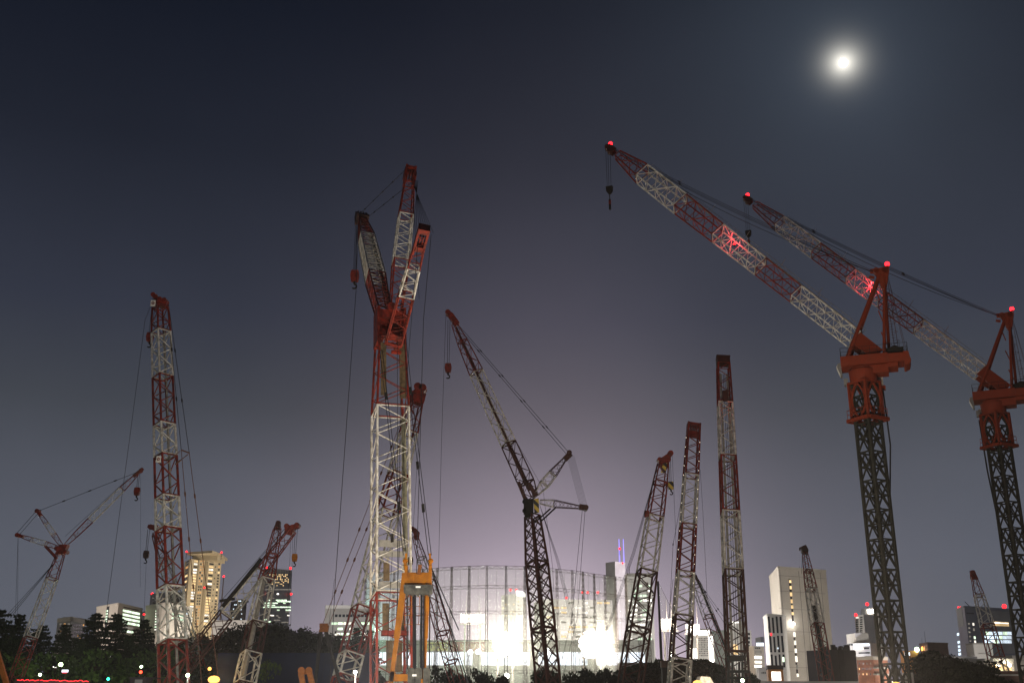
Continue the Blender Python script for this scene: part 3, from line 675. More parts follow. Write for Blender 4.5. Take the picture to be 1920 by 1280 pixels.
c.part('boom_walkway', mb, 'tread')
mb = MB(); mb.tube(P0 + sd * .2, P0.lerp(P1, .97) + sd * .15, .035, n=5); mb.tube(P0 - sd * .1, P0.lerp(P1, .97) - sd * .05, .035, n=5); c.part('hoist_rope', mb, 'rope')
mb = MB(); mb.box(at(1360, 742, 135), (.32, 0, 0), (0, .3, 0), (0, 0, .7)); c.part('hook_block', mb, 'shaded_red')
c.lamp(at(1349, 764, 135.0), .09, 60); c.lamp(at(1374, 762, 135.0), .09, 60)
mb = MB(); mb.plate([at(1365, 1228, 122), at(1393, 1228, 122), at(1393, 1238, 122), at(1365, 1240, 122)], (0, 1, 0), 1.2)
for x in (1366, 1373, 1386, 1392): mb.bar(at(x, 1240, 122), at(x, 1292, 122), .22, .22)
for y in (1258, 1270): mb.bar(at(1366, y, 122), at(1404, y, 122), .2, .3)
for x in (1364, 1392): mb.bar(at(x, 1230, 122), at(x, 1222, 122), .12, .12)
c.part('machine_frame', mb, 'dark')
c = Crane('crawler_crane', 'thin crane leaning left behind the lit boom, silver top and red foot', 'crane', foot(1374, 210), CG)
P1 = at(1299, 1078, 218); P0 = down(at(1368, 1260, 210), P1, 1.5)
d, sd, nn, _ = c.boom(P0, P1, [(1400, 24, 'red'), (1155, 22, 'white'), (1098, 18, 'red'), (1080, 10, 'red')], rot=20, rc=.05, rb=.026, bayk=.8)
crawler(c, P0, 2.0, -.2); mb = MB(); mb.tube(P0 + sd * 1.4, P1 + sd * .6, .2, n=6); c.part('boom_pipe', mb, 'dark')
c.sheaves(P1 + d * .3, Vector((0, 1, 0)), .45, 2, .15, .3, 'red', dirv=d)
for q in (0, 5): c.rope([P1 + Vector((.2, 0, 0)), at(1366 + q, 1180 - q, 205)], .7, 'backstay', beads=2)
c = Crane('crawler_crane', 'reddish crane leaning before the tall white building', 'crane', foot(1556, 185), CG)
P1 = at(1509, 1034, 194); P0 = down(at(1551, 1280, 185), P1, 1.5)
d, sd, nn, _ = c.boom(P0, P1, [(1400, 28, 'red'), (1170, 25, 'white'), (1105, 22, 'red'), (1070, 17, 'red'), (1036, 10, 'red')], rot=25, rc=.065, rb=.036, pattern='zig', bayk=.65)
crawler(c, P0, 2.0, -.2); mb = MB(); mb.tube(P0.lerp(P1, .03), P0.lerp(P1, .66), .3, n=8); c.part('boom_pipe', mb, 'dark')
mb = MB(); mb.plate([at(1503, 1036, 194), at(1502, 1024, 194), at(1510, 1021, 194), at(1515, 1030, 194), at(1514, 1040, 194)], (0, 1, 0), .8); mb.bar(at(1505, 1028, 194), at(1499, 1027, 194), .3, .3); mb.bar(at(1499.5, 1026, 194), at(1499.5, 1032, 194), .2, .2); c.part('boom_head', mb, 'shaded_red'); c.rope([at(1504, 1034, 194), at(1503, 1075, 194)], .6)
c = Crane('crawler_crane', 'small crane far right before the dark glass block, thin leaning boom', 'crane', foot(1885, 170), CG)
P1 = at(1825, 1078, 176); P0 = down(at(1881, 1280, 170), P1, 1.5)
d, sd, nn, _ = c.boom(P0, P1, [(1400, 34, 'white'), (1236, 30, 'red'), (1172, 26, 'white'), (1116, 19, 'red'), (1082, 10, 'red')], rot=18, rc=.055, rb=.03, bayk=.8)
crawler(c, P0, 2.0, -.2); c.sheaves(P1 + d * .4, Vector((0, 1, 0)), .42, 2, .15, .3, 'red', dirv=d)

# ---- the two tower cranes at the right
def tower(label, px_axis, py_deck, Y, tip, bsecs, mid_lamp, hookpx, box_side, lampW):
    A = at(px_axis, py_deck, Y)            # deck underside on the mast axis
    c = Crane('tower_crane', label, 'tower crane', Vector((A.x, A.y, 0)), 'red tower cranes')
    T = at(*tip); bd = Vector((T.x - A.x, T.y - A.y, 0)).normalized(); lt = Vector((-bd.y, bd.x, 0)); Z = Vector((0, 0, 1))
    def q(b, l, z): return A + bd * b + lt * l + Z * z
    # mast
    vd = Vector((A.x, A.y, 0)).normalized(); ms = Matrix.Rotation(R(49), 3, 'Z') @ vd; mn = Vector((-ms.y, ms.x, 0))
    mb = MB(); n = 25; top = A.z - 1.6; w = 1.72
    for k in range(n):
        z0 = top * k / n; z1 = top * (k + 1) / n; cor = [ms * (i * w / 2) + mn * (j * w / 2) for i, j in ((1, 1), (-1, 1), (-1, -1), (1, -1))]
        b0 = Vector((A.x, A.y, z0)); b1 = Vector((A.x, A.y, z1)); mid = (b0 + b1) / 2
        for i in range(4):
            j = (i + 1) % 4
            if k % 1 == 0: mb.bar(b0 + cor[i], b0 + cor[j], .14, .14)
            mb.bar(b0 + cor[i], b1 + (cor[i] + cor[j]) / 2, .12, .12); mb.bar(b0 + cor[j], b1 + (cor[i] + cor[j]) / 2, .12, .12) if k % 2 == 0 else None
            if k % 2: mb.bar(b0 + (cor[i] + cor[j]) / 2, b1 + cor[i], .12, .12); mb.bar(b0 + (cor[i] + cor[j]) / 2, b1 + cor[j], .12, .12)
    for e in cor: mb.bar(Vector((A.x, A.y, 0)) + e, Vector((A.x, A.y, top)) + e, .26, .26, ms)
    c.part('mast', mb, 'olive')
    mb = MB(); mb.tube(Vector((A.x, A.y, .5)) - ms * .3, Vector((A.x, A.y, top)) - ms * .3, .05, n=5)
    for k in range(60): mb.tube(Vector((A.x, A.y, 1 + k * (top - 2) / 61)) - ms * .3 - mn * .25, Vector((A.x, A.y, 1 + k * (top - 2) / 61)) - ms * .3 + mn * .25, .025, n=4)
    c.part('mast_ladder', mb, 'dark')
    # red climbing frame with lens shaped openings
    mb = MB(); w2 = 2.15; zb, zt = A.z - 5.6, A.z - 1.5
    cor = [ms * (i * w2 / 2) + mn * (j * w2 / 2) for i, j in ((1, 1), (-1, 1), (-1, -1), (1, -1))]
    B0 = Vector((A.x, A.y, 0))
    for i in range(4):
        j = (i + 1) % 4; m_ = (cor[i] + cor[j]) / 2
        mb.bar(B0 + cor[i] + Z * zb, B0 + cor[i] + Z * zt, .24, .24, ms)
        for z in (zb + .15, zt - .1): mb.bar(B0 + cor[i] + Z * z, B0 + cor[j] + Z * z, .3, .22)
        for e in (cor[i], cor[j]):
            prev = B0 + m_ + Z * (zb + .2)
            for s_ in range(1, 9):
                t = s_ / 8; f = math.sin(math.pi * t) ** .8; P = B0 + m_.lerp(e, f * .82) + Z * (zb + .2 + (zt - zb - .4) * t)
                mb.bar(prev, P, .17, .2); prev = P
            mb.bar(B0 + e + Z * (zb + .4), B0 + m_.lerp(e, .75) + Z * (zb + 1.4), .13, .13); mb.bar(B0 + e + Z * (zt - .3), B0 + m_.lerp(e, .75) + Z * (zt - 1.2), .13, .13)
    c.part('climbing_frame', mb, 'orange_red')
    mb = MB(); w3 = 2.75
    for i in range(4):
        k = [(1, 1), (-1, 1), (-1, -1), (1, -1)]; a, b = k[i], k[(i + 1) % 4]
        pa = B0 + ms * (a[0] * w3 / 2) + mn * (a[1] * w3 / 2); pb = B0 + ms * (b[0] * w3 / 2) + mn * (b[1] * w3 / 2)
        mb.bar(pa + Z * (zb + .1), pb + Z * (zb + .1), .42, .3)
        mb.tube(pa + Z * (zb + .75), pb + Z * (zb + .75), .025, n=4); mb.tube(pa + Z * (zb + 1.2), pb + Z * (zb + 1.2), .025, n=4)
        for t in (0, .33, .66): mb.tube(pa.lerp(pb, t) + Z * zb, pa.lerp(pb, t) + Z * (zb + 1.2), .025, n=4)
    c.part('lower_platform', mb, 'orange_red')
    mb = MB(); mb.tube(B0 + Z * (zt - .2), B0 + Z * (A.z - .35), 1.32, 1.42, n=28); mb.tube(B0 + Z * (A.z - .35), B0 + Z * (A.z - .02), 1.15, n=28); c.part('slewing_ring', mb, 'orange_red')
    # deck, counterweight and rails
    mb = MB(); mb.box(q(-.25, 0, .55), bd * 2.3, lt * 1.35, Z * .5); mb.box(q(-1.6, 0, -.45), bd * .9, lt * 1.0, Z * .42)
    for b in (-2.2, -1.2, -.2, .8, 1.8): mb.box(q(b, -1.36, .55), bd * .04, lt * .05, Z * .48)
    mb.box(q(-.25, -1.38, 1.02), bd * 2.3, lt * .06, Z * .05); mb.box(q(-.25, -1.38, .1), bd * 2.3, lt * .06, Z * .05)
    dk = c.part('slewing_deck', mb, 'orange_red')
    mb = MB(); mb.box(q(-3.3, 0, .5), bd * .74, lt * 1.25, Z * .45); mb.box(q(-2.95, 0, -.2), bd * .5, lt * 1.1, Z * .22)
    prof = [(-4.05, 1.05), (-4.55, 1.02), (-4.62, .5), (-4.72, .1), (-4.6, -.25), (-4.2, -.42), (-4.05, -.4)]
    mb.plate([q(b, 0, z) for b, z in prof], lt, 2.6); c.part('counterweight', mb, 'orange_red')
    mb = MB()
    for l in (-1.3, 1.3):
        for z in (1.5, 1.95): mb.tube(q(2.0, l, z), q(-4.5, l, z), .02, n=4)
        for i in range(10): b = 2.0 - 6.5 * i / 9; mb.tube(q(b, l, 1.0), q(b, l, 1.95), .02, n=4)
    for z in (1.5, 1.95): mb.tube(q(-4.5, -1.3, z), q(-4.5, 1.3, z), .02, n=4); mb.tube(q(2.0, -1.3, z), q(2.0, 1.3, z), .02, n=4)
    c.part('handrail', mb, 'dark', parent=dk)
    mb = MB(); mb.tube(q(-3.3, -.9, 1.35), q(-3.3, .9, 1.35), .5, n=14); mb.box(q(-2.6, 0, 1.3), bd * .35, lt * .8, Z * .35); mb.box(q(-3.9, 0, 1.3), bd * .25, lt * .8, Z * .35); c.part('winch_drum', mb, 'dark')
    mb = MB(); P = [(2.05, .9), (2.42, .8), (2.5, .45), (2.2, -.5), (2.05, -.5)]; mb.plate([q(b, -.9, z) for b, z in P], lt, 1.1); cb = c.part('cab', mb, 'grey_wall')
    mb = MB(); mb.plate([q(2.44, -.9, .75), q(2.55, -.9, .43), q(2.27, -.9, -.42), q(2.22, -.9, -.42)], lt, 1.0); c.part('cab_window', mb, 'sign_white', parent=cb)
    mb = MB(); mb.box(q(1.75, -.5, -1.25), bd * .2, lt * .4, Z * .35); c.part('control_box', mb, 'grey_wall')
    b_ = -1.55 if box_side > 0 else 1.1
    mb = MB(); mb.box(q(b_, -1.25, -1.15), bd * (.32 if box_side > 0 else .6), lt * .3, Z * .6); bx = c.part('electric_cabinet', mb, 'white')
    mb = MB(); mb.box(q(b_, -1.25, -1.95), bd * .5, lt * .45, Z * .16); c.part('cabinet_shelf', mb, 'orange_red')
    if box_side < 0: mb = MB(); mb.box(q(b_ + .25, -1.56, -.95), bd * .16, lt * .02, Z * .18); c.part('vent_panel', mb, 'dark', parent=bx)
    bx2 = -1.75 if box_side > 0 else 1.75
    c.rope([q(bx2, -.9, -1.9), q(bx2 - .12, -.9, -8), q(bx2 * .75, -.9, -13), q(bx2 * .5, -.7, -16)], 3.0, 'power_cable', 'rope')
    # A-frame
    top = q(-2.95, 0, 10.2)
    mb = MB()
    for l in (-1, 1):
        mb.tube(q(1.35, l * 1.1, 1.0), top + lt * (l * .35) + bd * .25 - Z * .3, .2, .17, n=10)
    fl = c.part('front_leg', mb, 'orange_red')
    mb = MB()
    for l in (-1, 1): mb.tube(q(-2.5 + l * .25, l * .9, 1.0), top + lt * (l * .35) - bd * .2 - Z * .4, .17, .14, n=10)
    for z in (2.6, 5.0, 7.4): f = z / 9.7; mb.bar(q(-2.5 - .25 + .45 * f, -.9 + .5 * f, z), q(-2.5 + .25 + .15 * f, .9 - .5 * f, z + .8), .1, .1)
    c.part('rear_leg', mb, 'orange_red')
    mb = MB()
    for l in (-.4, .4): mb.plate([top + lt * l + bd * b + Z * z for b, z in ((.75, .15), (.55, -.5), (.15, -1.7), (-.35, -1.5), (-.75, .2), (-.75, .45), (.3, .35))], lt, .1)
    for b, z, r in ((.55, .15, .3), (-.35, .1, .34)): mb.tube(top + bd * b + Z * z - lt * .45, top + bd * b + Z * z + lt * .45, r, n=12)
    mb.bar(top + bd * .5 + Z * .2, top + bd * 1.15 + Z * .25, .18, .5); mb.bar(top + bd * .8 - Z * .5, top + bd * 1.3 - Z * .35, .12, .3)
    c.part('frame_head', mb, 'orange_red')
    mb = MB()
    for dx in (-.18, .18): mb.tube(q(-3.55 + dx, -.4, 1.0), q(-3.3 + dx * .8, -.4, 9.6), .03, n=4)
    for i in range(26): f = i / 26; mb.tube(q(-3.55 - .18 + .8 * f, -.4, 1.2 + 8 * f), q(-3.55 + .18 + .8 * f, -.4, 1.2 + 8 * f), .022, n=4)
    for i in range(8):
        f = i / 8 + .06; P = q(-3.55 + .8 * f, -.4, 1.2 + 8 * f); pts = [P + bd * (-.18 - .35 * math.sin(math.pi * k / 6)) + lt * (-.35 * math.cos(math.pi * k / 6)) for k in range(7)]; mb.path(pts, .02, 4)
    mb.tube(q(-4.3, .3, 1.0), top - bd * .5, .02, n=4); mb.tube(q(-4.5, -.3, 1.0), top - bd * .5, .02, n=4)
    c.part('frame_ladder', mb, 'shaded_red')
    c.lamp(top - bd * .62 + Z * .85, .25, lampW)
    mb = MB(); mb.tube(top - bd * .62 + Z * .3, top - bd * .62 + Z * .8, .04, n=5); c.part('lamp_post', mb, 'dark')
    # boom
    Pv = q(-1.55, 0, 1.0)
    d_, s_, n_, pts = c.boom(Pv, T, bsecs, ax=0, rot=24, rc=.045, rb=.022, bayk=.72, rung=True)
    f0 = pts[0][0]; w = pts[0][1]
    mb = MB()
    for k in (-1, 1): mb.bar(Pv + n_ * (k * w * .45), f0 + n_ * (k * w * .45), w * .95, .14, s_)
    mb.bar(Pv.lerp(f0, .5) - n_ * w * .4, Pv.lerp(f0, .5) + n_ * w * .4, w * .8, .3, s_)
    c.part('boom_foot', mb, 'orange_red')
    hd = MB(); w = pts[-1][1]
    for k in (-1, 1): hd.bar(T - d_ * .2 + n_ * (k * w * .45), T + d_ * 1.0 + n_ * (k * w * .3), w * .9, .08, s_)
    for b, o_ in ((.9, -.1), (.35, -.25)): hd.tube(T + d_ * b + s_ * o_ - n_ * .35, T + d_ * b + s_ * o_ + n_ * .35, .32, n=12)
    hd.bar(T + d_ * .9, T + d_ * .9 - Z * .55 + d_ * .1, .12, .12)
    c.part('boom_head', hd, 'shaded_red')
    up = s_ if s_.z > 0 else -s_
    mb = MB(); a = pts[0][0] + up * pts[0][1] * .75; b = pts[-2][0] + up * pts[-2][1] * .7
    mb.bar(a, b, .5, .03, n_)
    for k in range(1): mb.tube(a + up * .5, b + up * .4, .022, n=4)
    for i in range(22): P = a.lerp(b, i / 21); mb.tube(P, P + up * .5, .02, n=4)
    c.part('boom_walkway', mb, 'tread')
    mb = MB()
    for i in range(1, 6): P = a.lerp(b, i / 6 + .03); mb.tube(P, P + up * 1.25 + d_ * .3, .03, n=4)
    c.part('rope_guide', mb, 'tread')
    c.lamp(T + d_ * .45 + Z * .75, .24, lampW * .7)
    if mid_lamp: c.lamp(at(*mid_lamp, Pv.lerp(T, tpix(Pv, T, mid_lamp[0], 0)).y), .15, lampW * .75)
    hp = T + d_ * .55 + Z * .3
    for k, sag in ((-.3, .9), (-.1, 1.4), (.15, 2.6), (.3, .9)):
        n_s = 14; line = []
        for i in range(n_s + 1): t = i / n_s; line.append(hp.lerp(top + bd * .6, t) + lt * k - Z * (sag * 4 * t * (1 - t) * .55))
        c.rope(line, .85, 'pendant' if sag < 1 else 'luffing_rope', beads=2 if sag < 1 else 0, n=4)
    # hook on its ropes
    xh, y0, y1 = hookpx; tp = T + d_ * .9; C = Vector((tp.x, tp.y, at(xh, y0, tp.y).z)); E = Vector((tp.x, tp.y, at(xh, y1, tp.y).z))
    mb = MB()
    for k in (-.25, .05, .3): mb.tube(tp + bd * k - Z * .2, C + bd * k * .8, .022, n=4)
    c.part('hoist_rope', mb, 'rope')
    mb = MB(); mb.plate([C + bd * b + Z * z for b, z in ((-.4, .35), (.4, .35), (.36, -.25), (.12, -.6), (-.12, -.6), (-.36, -.25))], lt, .4)
    hb = c.part('hook_block', mb, 'dark')
    mb = MB(); mb.tube(C - Z * .55, C.lerp(E, .55), .05, n=5); mb.tube(C.lerp(E, .5), E, .13, n=8); c.part('hook', mb, 'dark', parent=hb)
    mb = MB(); mb.tube(C.lerp(E, .56), C.lerp(E, .74), .15, n=8); c.part('swivel', mb, 'red', parent=hb)
    return c
tower('nearer tower crane on an olive mast, red deck and long boom to the upper left', 1617, 690, 105, (1150, 284, 113.3),
      [(1603, 36, 'white'), (1492, 36, 'red'), (1426, 37, 'white'), (1346, 39, 'red'), (1276, 42, 'white'), (1204, 40, 'red'), (1158, 18, 'red')], (1377, 457), (1144, 355, 393), 1, 380)
tower('farther tower crane at the right edge, its boom passing behind the nearer one', 1861, 752, 122, (1407, 378, 133.3),
      [(1838, 32, 'white'), (1722, 32, 'red'), (1655, 33, 'white'), (1595, 33, 'red'), (1530, 33, 'white'), (1462, 31, 'red'), (1415, 15, 'red')], (1630, 541), (1404, 437, 461), -1, 480)
# ------------------------------------------------------------------ buildings
class Bld:
    # pts: image columns of left end, front corner, right end (each with its distance); py: image height of the roof at the corner
    def __init__(s, name, label, cat, pts, py, mat, group=None, zbase=0):
        g = [at(px, py, Y) for px, Y in pts]
        s.h = g[len(g) // 2].z if len(g) == 3 else g[0].z
        s.P = [Vector((p.x, p.y, 0)) for p in g]
        if len(s.P) == 2:
            v = (s.P[1] - s.P[0]); nrm = Vector((-v.y, v.x, 0)).normalized(); nrm = nrm if nrm.y > 0 else -nrm
            dpt = min(v.length, 22); foot_ = [s.P[0], s.P[1], s.P[1] + nrm * dpt, s.P[0] + nrm * dpt]
        else:
            foot_ = [s.P[0], s.P[1], s.P[2], s.P[0] + s.P[2] - s.P[1]]
        s.foot = foot_; s.zb = zbase
        b = s.P[len(s.P) // 2]
        s.root = thing(name, label, cat, (b.x, b.y, zbase), group)
        m = MB(); m.prism(foot_, zbase, s.h); s.part('wall', m, mat); s.n = 0; s.rest = {}
    def part(s, name, m, mat, parent=None, label=None): return m.build(name, mat, parent or s.root, s.root['_o'], label)
    def face(s, i):
        a, b = s.P[i], s.P[i + 1]; d = (b - a).normalized(); n = Vector((d.y, -d.x, 0))
        c = sum(s.foot, Vector()) / len(s.foot)
        if n.dot((a + b) / 2 - c) < 0: n = -n
        return a, b, d, n
    def hit(s, i, px, py):
        a, b, d, n = s.face(i); r = ray(px, py)
        t = n.dot(a - CAM) / n.dot(r); return CAM + r * t
    def panel(s, i, px0, py0, px1, py1, mat, name='window', th=.12, out=.06, parent=None):
        a, b, d, n = s.face(i)
        A = s.hit(i, px0, (py0 + py1) / 2); B = s.hit(i, px1, (py0 + py1) / 2); z0 = s.hit(i, (px0 + px1) / 2, py1).z; z1 = s.hit(i, (px0 + px1) / 2, py0).z
        m = MB(); c = (A + B) / 2; c.z = (z0 + z1) / 2; c += n * (out - th / 2)
        m.box(c, Vector((B.x - A.x, B.y - A.y, 0)) / 2, n * th / 2, Vector((0, 0, (z1 - z0) / 2)))
        if name == 'window':
            s.n += 1
            if s.n > 96: s.rest.setdefault(mat, []).append(m); return None
        return s.part(name, m, mat, parent)
    def grid(s, i, px0, px1, py0, py1, nc, nr, pick, fw=.6, fh=.55, skew=0):
        # skew: how far the columns lean (pixels over the full height) so they stay plumb in the tilted view
        for r in range(nr):
            for k in range(nc):
                mat = pick(r, k)
                if mat is None: continue
                f = (r + .5) / nr; sh = skew * f
                cx = px0 + (px1 - px0) * (k + .5) / nc + sh; cy = py0 + (py1 - py0) * f
                hw = (px1 - px0) / nc * fw / 2; hh = (py1 - py0) / nr * fh / 2
                s.panel(i, cx - hw, cy - hh, cx + hw, cy + hh, mat)
    def block(s, px0, px1, py, Y, mat, z0=None, name='roof_block', dep=8):
        a = at(px0, py, Y); b = at(px1, py, Y); z0 = s.h if z0 is None else z0
        m = MB(); m.prism([(a.x, Y, 0), (b.x, Y, 0), (b.x, Y + dep, 0), (a.x, Y + dep, 0)], z0, a.z); return s.part(name, m, mat)
    def parapet(s, mat, h=.9, name='parapet'):
        m = MB(); n = len(s.foot)
        c = sum(s.foot, Vector()) / n
        for i in range(n):
            a, b = s.foot[i], s.foot[(i + 1) % n]; d = (b - a).normalized(); nn_ = Vector((-d.y, d.x, 0))
            if nn_.dot(c - a) < 0: nn_ = -nn_
            m.box((a + b) / 2 + nn_ * .12 + Vector((0, 0, s.h + h / 2)), (b - a) / 2 + d * .1, nn_ * .2, Vector((0, 0, h / 2 - .002)))
        s.part(name, m, mat)
    def beacon(s, px, py, Y, r=.45):
        P = at(px, py, Y); m = MB(); m.ball(P, r, 8); l = s.part('obstruction_lamp', m, 'beacon')
        t = MB(); t.tube(Vector((P.x, P.y, P.z - r - max(.3, min(3, P.z - s.h)))), P - Vector((0, 0, r * .9)), .12, n=5); s.part('lamp_post', t, 'dark', parent=l)
    def antenna(s, px, py, Y, r=.12, mat='dark', z0=None):
        P = at(px, py, Y); m = MB(); m.tube(Vector((P.x, P.y, (s.h if z0 is None else z0) - .2)), P, r, r * .5, n=6); s.part('antenna', m, mat)
    def flood(s, i, power, col=(1, .95, .88), dist=None, f=.5):  # added unseen lamp that brightens the face in place of city light
        a, b, d, n = s.face(i); P = a.lerp(b, f) + n * (dist or s.h); P.z = 1.0; T = a.lerp(b, f) + Vector((0, 0, s.h * .55))
        m = MB(); m.box(P, Vector((.5, 0, 0)), Vector((0, .3, 0)), Vector((0, 0, .35))); m.box(P - Vector((0, 0, .6)), Vector((.1, 0, 0)), Vector((0, .1, 0)), Vector((0, 0, .4))); k = s.part('added_floodlight', m, 'dark')
        light('added_facade_light', P + (T - P).normalized() * .9, col, power, .4, s.root, 'SPOT', T, R(105))
    def done(s):
        for mat, ms in s.rest.items():
            m = MB()
            for q in ms: m.add(q.v, q.f)
            o = s.part('window_rows', m, mat); o['kind'] = 'stuff'
rw = random.Random(11)
def P_(lit, mats, dark='glass_dark'):
    return lambda r, k: rw.choice(mats) if rw.random() < lit else dark
# left group
b = Bld('apartment_block', 'low apartment block with amber windows peeping between the left conifers', 'building', [(108, 250), (134, 244), (160, 256)], 1163, 'grey_wall')
b.grid(0, 110, 133, 1166, 1200, 3, 5, P_(.55, ['win_amber', 'win_dim']), .4, .5, -2); b.grid(1, 136, 159, 1168, 1200, 5, 5, P_(.2, ['win_amber', 'win_dim']), .45, .5, -2)
b.block(118, 134, 1156, 252, 'concrete'); b.block(136, 146, 1157, 254, 'grey_wall'); b.parapet('concrete'); b.flood(0, 9000, (1, .9, .7)); b.flood(1, 9000, (1, .9, .7)); b.done()
b = Bld('office_building', 'beige windowless office block with green lit floors behind the left conifers', 'building', [(182, 345), (222, 330), (268, 352)], 1133, 'beige_wall')
m = b.panel(0, 199, 1132, 203, 1180, 'dark_wall', 'stair_slot', .1, .05)
b.grid(0, 199, 203.5, 1142, 1168, 1, 5, lambda r, k: 'win_green', .8, .55, -3)
for r in range(6): b.panel(1, 230 - r * .5, 1145 + r * 7.2, 262 - (12 if r > 3 else 0), 1149 + r * 7.2, 'win_green' if r != 4 else 'win_dim')
b.panel(1, 231, 1139.5, 260, 1141.5, 'dark_wall', 'louvre_band', .08, .05); b.panel(1, 224, 1150, 228, 1190, 'concrete', 'pilaster', .1, .05); b.block(215, 224, 1130, 340, 'white_wall'); b.parapet('beige_wall', .6); b.flood(0, 55000); b.flood(1, 60000); b.done()
b = Bld('office_building', 'beige office block partly behind the tall twisted boom', 'building', [(274, 345), (313, 332), (362, 352)], 1132, 'beige_wall')
b.panel(0, 292, 1132, 296, 1182, 'dark_wall', 'stair_slot', .1, .05); b.grid(0, 292, 296.5, 1142, 1182, 1, 8, lambda r, k: 'win_white' if r % 2 else 'win_green', .8, .5, -3)
for r in range(3): b.panel(1, 322, 1143 + r * 7.5, 344, 1147 + r * 7.5, 'win_green' if r else 'win_dim')
b.panel(1, 344, 1142, 354, 1144, 'dark_wall', 'louvre_band', .08, .05); b.panel(1, 345, 1148, 352, 1151, 'win_cool')
for x in range(286, 316, 6): b.block(x, x + 3, 1128, 345, 'concrete', dep=3, name='roof_vent')
b.parapet('beige_wall', .6); b.flood(0, 55000); b.flood(1, 60000); b.done()
b = Bld('office_tower', 'dark blue tower top behind the beige office block', 'building', [(282, 520), (316, 512)], 1116, 'navy_wall'); b.beacon(285.5, 1113, 520, .7); b.grid(0, 284, 314, 1119, 1126, 5, 2, P_(.2, ['win_dim']), .5, .4); b.parapet('navy_wall'); b.done()
b = Bld('office_tower', 'thin dark slab with a red lamp between two beige office blocks', 'building', [(262, 500), (272, 496)], 1146, 'navy_wall'); b.beacon(270, 1151, 494, .5); b.done()
# yellow high-rise
b = Bld('residential_tower', 'tall cream residential tower with columns of amber windows and an overhanging roof', 'building', [(347, 520), (357, 508), (416, 525)], 1047, 'cream_wall')
def pk(r, k):
    if k == 1: return 'win_white' if rw.random() < .5 else 'win_warm'
    return rw.choice(['win_warm', 'win_amber', 'win_warm']) if rw.random() < (.12 + .012 * r) else 'glass_dark'
for r in range(24):
    f = r / 24; y = 1050 + f * 128; y2 = y + 3.0; sh = -f * 12
    for (xa, xb, p, ms) in ((364, 370.5, .97, ['win_warm', 'win_white']), (376, 378.5, .35, ['win_amber']), (380, 382.5, .4, ['win_amber']), (393, 401, .35 + .35 * (r > 12), ['win_warm', 'win_white', 'win_warm']), (410, 413.5, .35, ['win_warm', 'win_amber'])):
        b.panel(1, xa + sh, y, xb + sh, y2, rw.choice(ms) if rw.random() < p else 'glass_dark')
    if r % 2 == 0:
        b.panel(1, 404.5 + sh, y, 406 + sh, y2, 'glass_dark')
    b.panel(0, 349.5 + sh, y + 1, 354 + sh, y2 + 1, rw.choice(['win_warm', 'win_amber']) if rw.random() < .3 else 'glass_dark')
m = MB()
for k, (x, w) in enumerate(((372.5, .5), (386, .7), (389.5, .4))):
    a0 = b.hit(1, x, 1048); m.box(Vector((a0.x, a0.y - .15, b.h / 2)), Vector((w, 0, 0)), Vector((0, .3, 0)), Vector((0, 0, b.h / 2 - .5)))
b.part('wall_rib', m, 'cream_wall')
b.block(361, 408, 1041, 514, 'cream_wall', dep=14, name='penthouse')
a0 = at(351, 1034.5, 510); a1 = at(398, 1033, 504); a2 = at(415, 1036, 516); zt = a0.z
m = MB(); m.prism([(a0.x, a0.y, 0), (a1.x, a1.y, 0), (a2.x, a2.y, 0), (a2.x - 2, a2.y + 20, 0), (a0.x, a0.y + 20, 0)], zt - 1.1, zt); b.part('roof_canopy', m, 'cream_wall')
b.beacon(350, 1033.5, 509); b.beacon(415.5, 1035, 515); b.beacon(342, 1101, 506, .4); b.beacon(383, 1101, 506, .45); b.flood(1, 330000, (1, .84, .56), 70); b.flood(0, 130000, (1, .84, .58), 60); b.done()
b = Bld('office_tower', 'small dark tower with a few blue white lights beside the cream residential tower', 'building', [(433, 620), (446, 610), (463, 620)], 1125, 'dark_wall')
for x, y in ((448, 1126), (451, 1126), (440, 1133), (443, 1133), (452, 1134), (438, 1141), (437, 1150), (437, 1157), (452, 1142), (453, 1150), (452, 1160)): b.panel(0 if x < 446 else 1, x - .9, y - 1, x + .9, y + 1, 'win_cool')
b.block(444, 460, 1123.5, 616, 'dark_wall'); b.beacon(419.5, 1080, 618, .6); b.antenna(419.5, 1081, 618, .5, 'brown_wall', 20); b.done()
